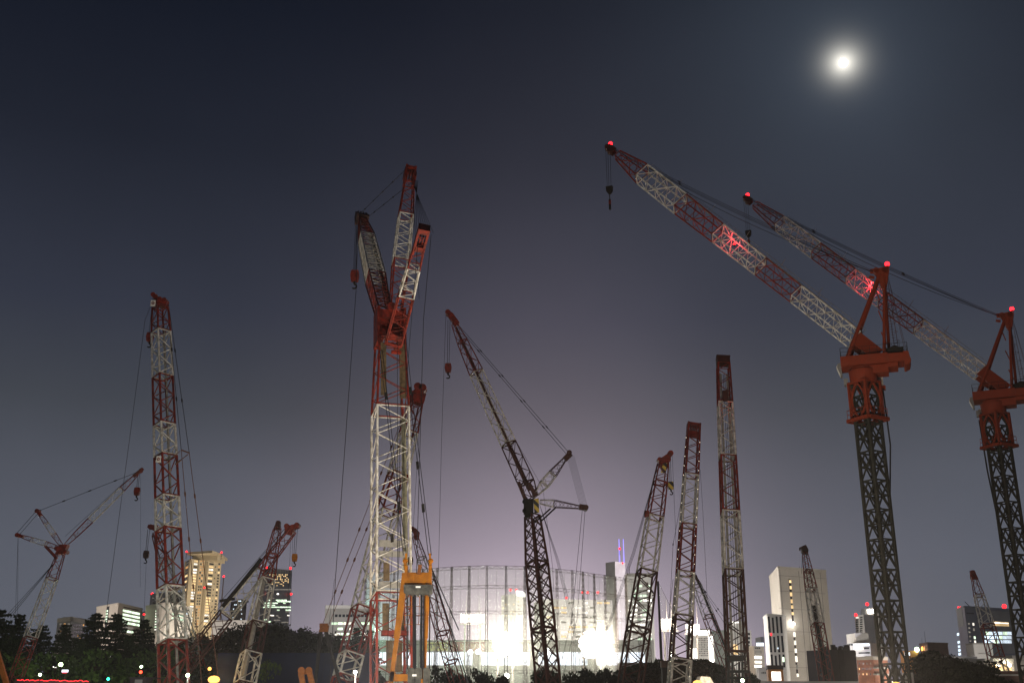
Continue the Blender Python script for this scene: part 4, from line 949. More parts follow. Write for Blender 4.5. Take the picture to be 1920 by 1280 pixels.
# glass office tower
b = Bld('office_tower', 'dark glass office tower, dotted amber windows above bright green white floors', 'building', [(493, 600), (503, 592), (548, 606)], 1064, 'navy_wall')
for r in range(8):
    for k in range(13):
        if rw.random() < .68 and not (r > 5 and rw.random() < .5): x = 505 + k * 2.95 - r * .18; b.panel(1, x, 1076 + r * 2.9, x + 1.6, 1077.7 + r * 2.9, 'win_warm')
    if rw.random() < .8: b.panel(0, 494 - r * .15, 1077 + r * 3, 496.5 - r * .15, 1078.6 + r * 3, 'win_warm')
for (y, x0, x1, mt) in ((1104.5, 497, 546, 'win_dim'), (1103.5, 509, 513, 'win_warm'), (1113, 519, 523, 'win_bright'), (1117, 521, 522.5, 'win_white'), (1121, 504, 515, 'win_dim'), (1124.5, 496, 538, 'win_green'), (1127, 520, 545, 'win_green'), (1130, 495, 536, 'win_green'), (1134, 495, 516, 'win_green'), (1137.5, 493, 546, 'win_green'), (1143, 519, 546, 'win_green'), (1146, 530, 545, 'win_dim'), (1153, 506, 514, 'win_white'), (1153.5, 517, 522, 'win_dim'), (1153, 538, 543, 'win_white'), (1157, 521, 526, 'win_dim'), (1161, 492, 500, 'win_green'), (1162, 513, 525, 'win_dim'), (1165, 500, 508, 'win_green'), (1166, 526, 541, 'win_dim')):
    n = max(1, int((x1 - x0) / 5))
    for k in range(n):
        if rw.random() < .88: b.panel(1 if x0 + (x1 - x0) * k / n > 501 else 0, max(x0 + (x1 - x0) * k / n + .2, 493.5), y - 1.1, x0 + (x1 - x0) * (k + 1) / n - .3, y + 1.1, mt)
for k in range(14): x = 504 + k * 3.1; b.panel(1, x, 1065, x + .5, 1074, 'grey_wall', 'mullion', .2, .15)
b.beacon(501, 1063.5, 591, .7); b.beacon(544.5, 1064.5, 604, .7); b.beacon(490.5, 1112, 595, .6); b.beacon(546, 1113, 604, .6); b.done()
b = Bld('hall', 'long plain white hall low behind the wooded hill', 'building', [(398, 300), (468, 300)], 1164, 'white_wall'); b.panel(0, 408, 1177, 438, 1180, 'dark_wall', 'louvre_band', .1, .05); b.parapet('white_wall', .3); b.flood(0, 40000, (1, .88, .78)); b.done()
b = Bld('office_building', 'pale office block with white lit floors beyond the right end of the wooded hill', 'building', [(610, 330), (690, 330)], 1134, 'concrete')
b.panel(0, 611, 1134, 690, 1140, 'white_wall', 'cornice', .3, .2)
for x in range(628, 690, 7): b.panel(0, x, 1151, x + 5, 1156, 'glass_dark')
for y in (1168, 1178, 1188, 1199):
    for x in range(622 if y < 1185 else 628, 690, 11):
        if rw.random() < .85: b.panel(0, x, y - 2.2, x + 9.5, y + 2.2, 'win_green' if rw.random() < .6 else 'win_white')
b.antenna(643, 1126, 335); b.antenna(640, 1131, 335); b.flood(0, 30000, (.95, .96, 1)); b.done()
# behind the net
b = Bld('office_tower', 'slim tower with two self glowing violet antennas far behind the net', 'building', [(1153, 640), (1172, 645)], 1052, 'concrete')
b.antenna(1160.5, 1010, 645, .45, 'violet_glow'); b.antenna(1168.5, 1010, 645, .45, 'violet_glow'); b.beacon(1162, 1028, 644, .7); b.beacon(1167.5, 1055, 640, .5); b.flood(0, 2600000, (.95, .86, 1), 130); b.done()
b = Bld('office_tower', 'bright office tower with striped lit floors at the right end of the net', 'building', [(1176, 470), (1223, 470)], 1074, 'concrete_warm')
for y in range(1096, 1262, 9):
    for k in range(5):
        if rw.random() < .75: b.panel(0, 1178 + k * 9, y, 1186 + k * 9, y + 4, rw.choice(['win_green', 'win_white', 'win_dim', 'win_bright']))
b.panel(0, 1176, 1075, 1223, 1080, 'win_dim', 'cornice', .3, .2); b.antenna(1180, 1060, 475); b.flood(0, 260000, (.97, .98, 1), 60); b.done()  # emissive cornice: its brightness is put into the material
b = Bld('office_building', 'pale block with a bright roof light behind the golf net, left of the dark mast', 'building', [(940, 520), (967, 510), (986, 520)], 1112, 'concrete'); b.panel(1, 968, 1108, 984, 1117, 'flood_soft', 'roof_sign', .3, .2)
b.grid(0, 941, 966, 1122, 1205, 5, 12, P_(.3, ['win_warm', 'win_white'], None), .4, .3); b.grid(1, 969, 985, 1124, 1205, 3, 12, P_(.25, ['win_warm', 'win_dim'], None), .5, .3); b.beacon(957, 1105, 515, .6); b.beacon(968, 1105, 512, .5); b.flood(1, 420000, dist=60); b.flood(0, 420000, dist=60); b.done()
b = Bld('office_building', 'wide grey block with rows of lit floors behind the net, right of the dark mast', 'building', [(1022, 540), (1148, 548)], 1122, 'concrete')
for y in range(1128, 1240, 9):
    for k in range(9):
        if rw.random() < .4: b.panel(0, 1025 + k * 13.5, y, 1035 + k * 13.5, y + 3.5, rw.choice(['win_white', 'win_dim', 'win_warm']))
for x in (1062, 1092, 1102, 1121): b.beacon(x, 1110 if x > 1070 else 1120, 545, .6)
b.flood(0, 260000, dist=70, f=.3); b.flood(0, 260000, dist=70, f=.8); b.done()
# between the three close booms
b = Bld('office_building', 'small lattice fronted office with a bright white frame between the close booms', 'building', [(1292, 380), (1338, 380)], 1188, 'white_wall')
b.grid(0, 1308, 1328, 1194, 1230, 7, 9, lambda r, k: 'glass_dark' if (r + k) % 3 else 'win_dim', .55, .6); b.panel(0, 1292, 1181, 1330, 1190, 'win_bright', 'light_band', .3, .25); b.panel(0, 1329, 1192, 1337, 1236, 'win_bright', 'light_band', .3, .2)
for k in range(3): b.panel(0, 1294 + k * 5, 1215, 1297 + k * 5, 1240, 'win_bright')
b.block(1312, 1330, 1178, 385, 'concrete_warm'); b.flood(0, 25000); b.done()
b = Bld('apartment_block', 'white framed block with dark windows behind the upright boom', 'building', [(1360, 400), (1408, 404)], 1180, 'white_wall')
b.grid(0, 1361, 1370, 1184, 1230, 1, 6, lambda r, k: 'glass_dark', .7, .6); b.grid(0, 1396, 1407, 1184, 1230, 2, 6, lambda r, k: 'glass_dark', .65, .6)
b.panel(0, 1372, 1207, 1384, 1226, 'win_warm', 'shop_window'); b.block(1370, 1400, 1164, 402, 'white_wall'); b.panel(0, 1371, 1165, 1393, 1167, 'win_bright', 'light_band', .2, .15); b.flood(0, 22000); b.done()
b = Bld('office_building', 'narrow cream block with bright white floors left of the tall white building', 'building', [(1413, 360), (1432, 362)], 1210, 'concrete_warm')
for y, mt in ((1219, 'win_dim'), (1229, 'win_bright'), (1238, 'win_white'), (1246, 'win_bright')): b.panel(0, 1415, y, 1428, y + 5, mt)
for k in range(3): b.panel(0, 1416 + k * 3.4, 1213, 1418.3 + k * 3.4, 1215.5, 'glass_dark')
b.block(1419, 1432, 1204, 364, 'glow_cool', name='roof_sign', dep=1); b.block(1426, 1432, 1193, 366, 'navy_wall'); b.flood(0, 14000); b.done()
b = Bld('shed', 'low pale annex with three small windows beside the orange entrance', 'building', [(1422, 240), (1438, 240)], 1250, 'concrete')
for k in range(3): b.panel(0, 1428 + k * 3, 1259, 1429.6 + k * 3, 1262, 'glass_dark')
b.flood(0, 1600, dist=8); b.done()
# tall white building
b = Bld('office_building', 'tall white windowless building with one glowing column of windows', 'building', [(1441, 285), (1459, 262), (1548, 270)], 1064, 'concrete_warm')
wy = [(1087, 1092), (1098, 1104), (1110, 1117), (1123, 1130), (1134, 1140), (1147, 1152), (1184, 1193), (1200, 1208), (1215, 1223), (1229, 1240), (1246, 1253), (1262, 1268)]
a0 = b.hit(1, 1481, 1090)
b.panel(1, 1479.5, 1085, 1483.5, 1108, 'dark_wall', 'window_slot', .1, .05)
for i, (y0, y1) in enumerate(wy):
    x = 1481.3 + (y0 - 1087) * .082; b.panel(1, x - 1.7, y0, x + 1.7, y1, 'win_warm' if i < 6 else ('win_dim' if i == 10 else 'win_white'), 'window', .12, .1)
    if i < 11: b.panel(1, x - 1.4, y1 + .6, x + 1.6, wy[i + 1][0] - .6 if i != 5 else 1165, 'dark_wall', 'spandrel', .1, .06)
m = MB(); Pl = b.hit(1, 1486.5, 1169) + Vector((0, -.5, 0)); m.ball(Pl, .42, 8); l = b.part('wall_lamp', m, 'lamp_white'); light('wall_lamp_light', Pl + Vector((0, -1.2, 0)), (1, .97, .9), 250, .3, b.root)
m = MB()
for x in (1462, 1497, 1507, 1516, 1526, 1537):
    a1 = b.hit(1, x, 1066); m.box(Vector((a1.x, a1.y - .02, b.h / 2)), Vector((.035, 0, 0)), Vector((0, .05, 0)), Vector((0, 0, b.h / 2 - .4)))
for y in (1078, 1107, 1140, 1182, 1220, 1250):
    a1 = b.hit(1, 1459.5, y); a2 = b.hit(1, 1547, y); zc = a1.z; m.box(Vector(((a1.x + a2.x) / 2, (a1.y + a2.y) / 2 - .02, zc)), (a2 - a1) * .499 * Vector((1, 0, 0)).x if False else Vector((a2.x - a1.x, a2.y - a1.y, 0)) * .497, Vector((0, .05, 0)), Vector((0, 0, .035)))
b.part('panel_joint', m, 'grey_wall'); b.parapet('concrete_warm', .4); b.antenna(1499, 1061, 275, .08)
b.panel(1, 1525, 1258, 1549, 1275, 'win_white', 'shop_window'); b.flood(0, 150000, dist=34); b.flood(1, 37000, (1, .93, .82), 44); b.done()
b = Bld('office_building', 'white block with dark vertical window strips stepping down before the tall white building', 'building', [(1431, 256), (1439, 246), (1473, 250)], 1153, 'white_wall')
for k in range(4):
    x = 1442 + k * 7.4; 
    for (y0, y1) in ((1155, 1186), (1191, 1222), (1226, 1250)):
        xs = x + (y0 - 1155) * .075; b.panel(1, xs - 1.6, y0 if k != 1 else y0 + 2, xs + 1.8, y1, 'glass_dark')
b.panel(1, 1444.5, 1186, 1447, 1191, 'led_red', 'window'); b.panel(1, 1457.4, 1213, 1459, 1216, 'win_cool', 'window', .2, .12); b.panel(1, 1467, 1231, 1470, 1240, 'win_green', 'window', .2, .12); b.parapet('white_wall', .4); b.flood(0, 11000, dist=25); b.flood(1, 7000, dist=22); b.done()
b = Bld('shed', 'small orange entrance with dark roof and one bright window', 'building', [(1437, 215), (1440, 208), (1468, 209)], 1254, 'orange_wall')
b.panel(1, 1447, 1258.5, 1464, 1275, 'win_bright', 'shop_window'); m = MB()
c0 = sum(b.foot, Vector()) / 4; m.prism([c0 + (p - c0) * 1.06 for p in b.foot], b.h, b.h + .75, None); b.part('roof', m, 'dark_wall'); b.flood(1, 900, (1, .8, .5), 7); b.done()
b = Bld('office_tower', 'dark glass tower edge showing behind the tall white building', 'building', [(1515, 420), (1533, 424)], 1074, 'dark_wall'); b.grid(0, 1518, 1532, 1080, 1165, 3, 14, P_(.0, ['win_dim']), .7, .6); b.done()
b = Bld('storage_block', 'dark windowless block with a cluttered roof right of the white building', 'building', [(1556, 215), (1604, 218)], 1217, 'dark_wall')
m = MB(); rr = random.Random(3)
for k in range(12):
    m = MB(); x = 1558 + k * 3.7; a0 = at(x, 1217, 219); hh = rr.uniform(.3, 1.4); m.box(Vector((a0.x, 220 + rr.uniform(0, 6), b.h + hh / 2)), Vector((rr.uniform(.2, .5), 0, 0)), Vector((0, .5, 0)), Vector((0, 0, hh / 2 - .002))); b.part('roof_plant', m, 'dark')
m = MB()
for x in (1571, 1580): a0 = b.hit(0, x, 1218); m.box(Vector((a0.x, a0.y - .03, b.h / 2)), Vector((.06, 0, 0)), Vector((0, .08, 0)), Vector((0, 0, b.h / 2 - .3)))
b.part('downpipe', m, 'dark'); b.done()
# right group
b = Bld('office_tower', 'grey tower with a gridded window front and red roof lamps behind the nearer mast', 'building', [(1602, 430), (1619, 425)], 1153, 'white_wall')
b.grid(0, 1603.5, 1618.5, 1155, 1188, 2, 8, P_(.3, ['win_warm', 'win_white', 'win_dim']), .7, .6); b.beacon(1604.5, 1152, 429, .6); b.antenna(1614, 1145, 428); b.flood(0, 45000, dist=45); b.done()
b = Bld('office_tower', 'grey tower with a brilliant white roof sign behind the nearer mast', 'building', [(1617, 455), (1646, 452)], 1140, 'concrete'); b.beacon(1626, 1132, 455, .7)
b.panel(0, 1627, 1142, 1641, 1149, 'flood', 'roof_sign', .4, .3); b.grid(0, 1630, 1634, 1153, 1190, 1, 7, lambda r, k: 'win_warm', .6, .4, 3); b.grid(0, 1637, 1643, 1153, 1190, 1, 7, lambda r, k: 'glass_dark', .6, .7, 3); b.panel(0, 1618, 1141, 1625, 1212, 'grey_wall', 'pilaster', .2, .12); b.flood(0, 40000, dist=22); b.done()
b = Bld('office_building', 'white violet lit block with ribbon windows before the two grey towers', 'building', [(1588, 300), (1631, 296), (1650, 305)], 1204, 'white_wall')
b.panel(0, 1600, 1206, 1630, 1210, 'glow_cool', 'light_band', .12, .08); b.panel(0, 1601, 1213, 1618, 1217, 'win_bright'); b.panel(0, 1620, 1213, 1630, 1216, 'glass_dark'); b.panel(0, 1610, 1222, 1631, 1224.5, 'glass_dark')
for k in range(3): b.panel(0, 1589 + k * 3.5, 1206, 1591.4 + k * 3.5, 1209.5, 'glass_dark')
b.block(1603, 1628, 1186, 300, 'white_wall', name='roof_cabin'); b.flood(0, 24000, (.86, .85, 1)); b.done()
b = Bld('brick_building', 'orange brick block with small windows low beside the nearer mast', 'building', [(1606, 235), (1637, 232), (1664, 236)], 1236, 'brick')
b.grid(0, 1608, 1636, 1238, 1268, 4, 3, P_(.5, ['win_dim', 'win_warm']), .22, .35); b.parapet('concrete_warm', .7)
for y in (1250, 1262): b.panel(1, 1624 + 14, y, 1662, y + 3, 'concrete', 'balcony', .9, .8)
b.flood(0, 5000, (1, .85, .65)); b.done()
b = Bld('brick_building', 'brown flat roofed block with one orange lamp behind the round trees', 'building', [(1724, 300), (1739, 292), (1777, 296)], 1206, 'brown_wall')
m = MB(); P = b.hit(0, 1729, 1216) + Vector((0, -.5, 0)); m.ball(P, .5, 8, 1.5); b.part('wall_lamp', m, 'lamp_orange'); light('wall_lamp_light', P + Vector((-.4, -1.2, 0)), (1, .5, .15), 200, .3, b.root); b.antenna(1733, 1182, 300, .07); b.antenna(1728, 1195, 300, .05); b.parapet('brown_wall', .4); b.done()
b = Bld('office_tower', 'dark glass office block with cool lit floors at the far right', 'building', [(1792, 360), (1808, 344), (1893, 356)], 1138, 'navy_wall')
b.panel(1, 1862, 1165, 1891, 1173, 'win_warm', 'window'); b.panel(1, 1863, 1166.5, 1890, 1168, 'win_bright', 'window', .2, .12)
for r in range(3):
    for k in range(6): b.panel(1, 1846.5 + k * 8.4, 1183.5 + r * 7.8, 1854.3 + k * 8.4, 1189.5 + r * 7.8, 'win_cool' if (k + r) % 4 else 'win_green')
for y in (1186, 1201, 1209, 1216, 1223): b.panel(0, 1794.5 + (y - 1186) * .08, y, 1798.5 + (y - 1186) * .08, y + 4.5, 'win_cool')
for y, mt in ((1167, 'win_white'), (1177, 'win_dim'), (1192, 'win_green'), (1200, 'win_white')): b.panel(1, 1823.5 + (y - 1167) * .1, y, 1826.5 + (y - 1167) * .1, y + 5, mt)
for k in range(6): b.panel(1, 1815 + .7 * k, 1167 + 8 * k, 1818 + .7 * k, 1170 + 8 * k, 'win_dim')
m = MB()
for k in range(17): a1 = b.hit(1, 1858 + k * 2, 1142); m.box(Vector((a1.x, a1.y - .05, b.h - 7)), Vector((.05, 0, 0)), Vector((0, .1, 0)), Vector((0, 0, 6.5)))
b.part('mullion', m, 'grey_wall'); b.panel(0, 1796, 1137, 1806, 1175, 'grey_wall', 'pilaster', .2, .12); b.panel(1, 1812, 1148, 1826, 1150, 'dark_wall', 'louvre_band', .1, .05)
b.beacon(1883, 1136, 355, .75); b.beacon(1797, 1138, 356, .3); b.beacon(1801, 1137.5, 352, .25); m = MB(); m.tube(at(1819, 1137, 352), at(1809, 1127, 352), .12, n=5); b.part('roof_davit', m, 'dark'); b.parapet('navy_wall', .5); b.flood(0, 30000, dist=40); b.flood(1, 30000, dist=40); b.done()
b = Bld('office_building', 'plain white walled block standing before the dark glass block', 'building', [(1825, 250), (1860, 250)], 1207, 'white_wall'); b.panel(0, 1835, 1224, 1860, 1225, 'concrete', 'cornice', .2, .15); b.antenna(1857, 1200, 252, .05); b.parapet('concrete', .3); b.flood(0, 10000); b.done()
b = Bld('office_building', 'long low grey roof terrace behind the round trees at the right', 'building', [(1765, 240), (1832, 240)], 1230, 'grey_wall'); b.panel(0, 1784, 1234, 1826, 1240, 'dark_wall', 'louvre_band', .1, .05); b.panel(0, 1803, 1241, 1812, 1247, 'win_white'); b.flood(0, 2500); b.done()
b = Bld('house', 'low house with a bright lamp lit front at the lower right', 'building', [(1845, 200), (1900, 202)], 1239, 'concrete_warm')
b.panel(0, 1859, 1243, 1896, 1256, 'win_warm', 'shop_window'); b.panel(0, 1849, 1245, 1853, 1253, 'win_dim'); m = MB(); P = b.hit(0, 1870, 1246) + Vector((0, -.4, 0)); m.ball(P, .3, 8); b.part('wall_lamp', m, 'lamp_white'); m = MB(); P = b.hit(0, 1891, 1246) + Vector((0, -.4, 0)); m.ball(P, .3, 8); b.part('wall_lamp', m, 'lamp_white'); light('wall_lamp_light', P + Vector((-1, -1.5, 0)), (1, .93, .7), 900, .3, b.root)
m = MB(); m.prism([p + Vector((0, -.4 if i < 2 else .4, 0)) for i, p in enumerate(b.foot)], b.h, b.h + .5); b.part('roof', m, 'concrete'); b.flood(0, 1500); b.done()
b = Bld('house', 'pale plastered house corner behind the farther mast', 'building', [(1898, 215), (1935, 217)], 1232, 'concrete_warm'); b.panel(0, 1900, 1237, 1935, 1238, 'concrete', 'cornice', .2, .12); b.parapet('concrete', .4); b.flood(0, 3500); b.done()
b = Bld('house', 'dark terrace wall running along the lower right edge', 'building', [(1858, 150), (1945, 150)], 1257, 'brown_wall'); b.panel(0, 1862, 1263, 1930, 1266, 'concrete', 'cornice', .25, .2); b.flood(0, 1200); b.done()
b = Bld('shed', 'far pink lit shed roof with a white lamp left of the round trees', 'building', [(1696, 330), (1722, 330)], 1219, 'orange_wall'); b.panel(0, 1696, 1222, 1706, 1228, 'glow_cool', 'window'); m = MB(); P = b.hit(0, 1718, 1217) + Vector((0, -.5, 0)); m.ball(P, .7, 8); b.part('wall_lamp', m, 'lamp_green'); b.done()
b = Bld('house', 'low white kiosk wall at the foot of the nearer mast', 'building', [(1697, 160), (1712, 160)], 1260, 'white_wall'); b.panel(0, 1702, 1266, 1708, 1278, 'glass_dark'); b.done()
# ------------------------------------------------------------------ driving range net
tops = [(686, 1074), (712, 1072), (739, 1070), (766, 1068), (793, 1066), (820, 1064), (847, 1062), (880, 1060.5), (913, 1059.5), (949, 1060), (984, 1061), (1015, 1063), (1044, 1066), (1073, 1068.5), (1093, 1071), (1114, 1075), (1134, 1077.5), (1154, 1080), (1173, 1083.5), (1196, 1087), (1214, 1091)]
NETH = 42.0
post = []
for px, py in tops:
    r = ray(px, py); Y = (NETH - CAMZ) * r.y / r.z; post.append(Vector((at(px, py, Y).x, Y, 0)))
nr_ = thing('driving_range_net', 'huge curved golf driving range net on tall lattice poles, glowing in floodlight', 'golf net', post[9])
for i, p in enumerate(post):
    a = post[max(0, i - 1)]; b_ = post[min(len(post) - 1, i + 1)]; s = (b_ - a).normalized()
    mb = MB(); lattice(mb, p + Vector((0, 1.2, 0)), p + Vector((0, .5, NETH)), 1.05, .4, s, Vector((-s.y, s.x, 0)), rc=.065, rb=.028, bays=24); mb.build('pole', 'net_steel', nr_)
zs = [NETH, 36.3, 29.0, 20.8, 12.5]
for z in zs:
    mb = MB()
    for a, b_ in zip(post[:-1], post[1:]):
        A = a + Vector((0, .2, z)); B = b_ + Vector((0, .2, z)); h = .9
        mb.bar(A, B, .1, .1); mb.bar(A - Vector((0, 0, h)), B - Vector((0, 0, h)), .08, .08)
        n = max(4, int((B - A).length / 1.3))
        for k in range(n): mb.tube(A.lerp(B, k / n) - Vector((0, 0, h * (k % 2))), A.lerp(B, (k + 1) / n) - Vector((0, 0, h * ((k + 1) % 2))), .045, n=4, caps=False)
    mb.build('truss', 'net_steel', nr_)
mb = MB()
for a, b_ in zip(post[:-1], post[1:]):
    A = a + Vector((0, 1.9, 0)); B = b_ + Vector((0, 1.9, 0)); mb.add([A, B, B + Vector((0, 0, NETH)), A + Vector((0, 0, NETH))], [[0, 1, 2, 3]])
mb.build('net', 'net', nr_)
mb = MB()
for a, b_ in zip(post[:-1], post[1:]):
    for t in (.5,): P = a.lerp(b_, t) + Vector((0, 1.8, 0)); mb.tube(P, P + Vector((0, 0, NETH)), .022, n=4)
mb.build('net_rope', 'steel', nr_)
# single pole and its sloping net right of the big one
t2 = thing('net_pole', 'single dark pole carrying a sloping edge of net right of the big net', 'pole', Vector((at(1240, 1225, 300).x, 300, 0)))
mb = MB(); a = at(1233.5, 1089, 300); base = Vector((at(1240, 1225, 300).x, 300, 0)); mid = base.lerp(a, .62); mb.tube(base, mid, .42, .38, n=10); mb.tube(mid, a, .34, .3, n=10); mb.build('pole', 'dark', t2)
e = at(1264, 1150, 318); mb = MB(); mb.tube(a, e, .05, n=4); mb.build('stay_rope', 'rope', t2)
mb = MB(); mb.add([a - Vector((0, 0, .5)), e, Vector((e.x, e.y, 8)), Vector((a.x + 1.6, a.y, 8))], [[0, 1, 2, 3]]); mb.build('net', 'net', t2)
# ------------------------------------------------------------------ stadium lamps behind the net
def bank(label, px, py, Y, w, h, nc, nrow, mat, power, col=(1, .82, .66), legs=2, gap=.86, rad=2.0, posts=(), rnd=False):
    C = at(px, py, Y); r = thing('floodlight_tower', label, 'floodlight', (C.x, Y, 0), 'stadium floodlight towers')
    mb = MB(); n = Vector((0, -1, 0))
    for k in ((-.3, .3) if legs == 2 else (0,)): mb.tube(Vector((C.x + k * w, Y + .6, 0)), Vector((C.x + k * w, Y + .6, C.z + h / 2)), .35, .28, n=10)
    mb.build('post', 'white_wall', r)
    mb = MB(); (mb.tube(C + Vector((0, .4, 0)), C + Vector((0, .6, 0)), (w + h) / 4, n=28) if rnd else mb.box(C + Vector((0, .35, 0)), Vector((w / 2, 0, 0)), Vector((0, .1, 0)), Vector((0, 0, h / 2))))
    mb.box(C + Vector((0, .1, -h / 2 - .5)), Vector((w / 2 + .4, 0, 0)), Vector((0, .7, 0)), Vector((0, 0, .12)))
    for x in posts: mb.tube(C + Vector((x * w, .3, h / 2)), C + Vector((x * w, .3, h / 2 + 6)), .1, .05, n=5)
    mb.build('rack', 'white_wall', r)
    for i in range(nc):
        for j in range(nrow):
            if rnd and ((i + .5) / nc - .5) ** 2 + ((j + .5) / nrow - .5) ** 2 > .215: continue
            P = C + Vector(((i + .5) / nc * w - w / 2, -.05, (j + .5) / nrow * h - h / 2)); mb = MB()
            rr = min(w / nc, h / nrow) / 2 * gap; mb.tube(P, P + Vector((0, .3, 0)), rr, rr * .5, n=10); mb.build('lamp', mat, r)
    if power: light('bank_light', C + Vector((0, -1.6, 0)), col, power, rad, r)
    return r
bank('blazing stadium floodlight bank behind the net, left of the dark mast', 947, 1206, BY1, 7.6, 6.6, 6, 6, 'flood', BP1, gap=1.0, rnd=True)
bank('blazing stadium floodlight bank behind the net, right of the dark mast', 1111, 1206, BY2, 9.0, 7.6, 6, 6, 'flood', BP2, gap=1.0, rnd=True)
bank('white lamp panel on a stand seen through the left of the net', 886, 1158, 375, 8.6, 3.0, 9, 4, 'flood_soft', 3000, posts=(-.26, .26))
bank('white lamp panel left of the string lit boom', 1254, 1169, 360, 5.2, 3.4, 5, 4, 'flood_soft', 7000, posts=(-.1, .2))
bank('white lamp panel half behind the string lit boom', 1299, 1177, 360, 4.6, 2.6, 5, 3, 'flood_soft', 6000, posts=(.1, .35))
def lamp(label, px, py, Y, mat, col, power, r=.3, name='lamp_post', cat='lamp', off=(0, -1.0, .2), soft=.3, group=None, shape=1.0):
    P = at(px, py, Y); t = thing(name, label, cat, (P.x, Y, 0), group)
    mb = MB(); mb.tube(Vector((P.x, Y + .12, 0)), Vector((P.x, Y + .12, P.z - r * .5)), min(.07, r * .35), min(.05, r * .3), n=8); mb.build('post', 'dark', t)
    mb = MB(); mb.ball(P, r, 12, shape); g_ = mb.build('globe', mat, t)
    mb = MB(); mb.tube(P + Vector((0, 0, -r * shape * 1.05)), P + Vector((0, 0, -r * shape * .8)), r * .6, n=10); mb.build('collar', 'dark', t)
    if power: light('lamp_light', P + Vector(off), col, power, soft, t)
    return t
WH = (1, .95, .84)
lamp('starry white floodlight at the foot of the dark mast', 1025, 1221, 240, 'lamp_white', WH, 9000, .7, 'work_light', 'floodlight')
lamp('left of two white floodlights under the red banner', 882, 1222, 290, 'lamp_white', WH, 5000, .6, 'work_light', 'floodlight')
lamp('right of two white floodlights under the red banner', 897, 1221, 290, 'lamp_white', WH, 5000, .65, 'work_light', 'floodlight')
lamp('unseen pale green floodlight added behind the left end of the net', 706, 1180, 352, 'lamp_green', (.45, 1, .68), 26000, .6, 'work_light', 'floodlight', off=(0, -1.2, .3))  # added lamp, hidden by the tallest mast, to tint the net edge green
lamp('white floodlight low among the bushes left of the dark mast', 950, 1266, 225, 'lamp_white', WH, 3000, .5, 'work_light', 'floodlight')
# orange balloon lights and small lamps at the lower edge
lamp('big glowing orange balloon light beside the silver boom at the lower left', 401, 1273, 66, 'lamp_orange', (1, .72, .42), LO1, .36, 'balloon_light', 'balloon light', (0, -.75, .3), .4, shape=.6)
lamp('orange balloon light at the lower edge left of the upright boom', 1308, 1280, 84, 'lamp_orange', (1, .62, .32), LO2, .36, 'balloon_light', 'balloon light', (0, -.9, .4), .4, shape=.6)
lamp('orange balloon light at the foot of the nearer tower crane', 1680, 1284, 60, 'lamp_orange', (1, .82, .6), LO3, .3, 'balloon_light', 'balloon light', (-1.2, -.9, .4), .4, shape=.6)
lamp('small amber lamp above the orange balloon light', 393, 1253, 120, 'lamp_orange', (1, .6, .2), 400, .2)
lamp('small greenish white lamp at the foot of the tall twisted boom', 352, 1265, 90, 'lamp_green', (.97, 1, .9), 4500, .15)
lamp('small warm white lamp between the red and white boom and the tallest mast', 666, 1259, 46, 'lamp_white', (1, .95, .86), LW1, .07, off=(.5, -.7, .2))
lamp('small green white lamp at the foot of the upright boom', 1392, 1275, 74, 'lamp_green', (.98, 1, .84), LW2, .12, off=(0, -.7, .2))
lamp('white violet lamp on the mound right of the net', 1335, 1237, 230, 'lamp_white', (.9, .9, 1), 2500, .4)
lamp('violet white lamp by the small kiosk at the end of the net', 1259, 1226, 230, 'lamp_white', (.9, .85, 1), 3000, .5)
# ------------------------------------------------------------------ street at the left
lamp('left street lamp with a yellow green halo under the conifers', 75, 1264, 112, 'lamp_green', (.92, 1, .7), 1600, .14, 'street_lamp', 'street lamp', (0, 1.2, .6))
t = lamp('tallest street lamp of the street under the conifers, white with a bent arm', 114, 1245, 150, 'lamp_green', (.95, 1, .75), 4200, .26, 'street_lamp', 'street lamp', (.3, 1.8, .6))
P = at(114, 1245, 150); mb = MB(); mb.tube(P + Vector((-.9, .1, -.6)), P + Vector((0, .1, -.1)), .06, n=6); mb.bar(P + Vector((.3, .1, -1.0)), P + Vector((1.0, .1, -.9)), .14, .1); mb.build('arm', 'steel', t)
lamp('small white street lamp left of the tall twisted boom', 265, 1249, 150, 'lamp_green', (.9, 1, .7), 1500, .18, 'street_lamp', 'street lamp', (0, 1.4, .5))
def signal(label, px, py, Y, mat):
    P = at(px, py, Y); t = thing('traffic_light', label, 'traffic light', (P.x, Y, 0)); mb = MB(); mb.tube(Vector((P.x, Y + .3, 0)), P + Vector((0, .3, 0)), .07, n=8); mb.build('post', 'steel', t)
    mb = MB(); mb.box(P + Vector((0, .18, 0)), Vector((.55, 0, 0)), Vector((0, .14, 0)), Vector((0, 0, .24))); h_ = mb.build('housing', 'dark', t)
    mb = MB(); mb.tube(P + Vector((.2, 0, 0)), P + Vector((.2, .03, 0)), .2, n=12); mb.build('lens', mat, h_)
signal('traffic light showing red left of the tall twisted boom', 261, 1259, 148, 'traffic_red')
signal('traffic light showing green under the conifers', 200, 1272, 148, 'traffic_green')
t = thing('street_sign', 'small lit sign on the bent arm of the tallest street lamp', 'sign', (at(122, 1257, 150).x, 149.5, 0)); P = at(122, 1257, 149.5)
mb = MB(); mb.box(P, Vector((.42, 0, 0)), Vector((0, .06, 0)), Vector((0, 0, .16))); mb.build('panel', 'glow_cool', t); mb = MB(); mb.box(P + Vector((0, -.08, -.2)), Vector((.3, 0, 0)), Vector((0, .02, 0)), Vector((0, 0, .05))); mb.build('marking', 'led_red', t); mb = MB(); mb.tube(Vector((P.x, P.y + .15, 0)), P + Vector((0, .15, 0)), .06, n=6); mb.build('post', 'steel', t)
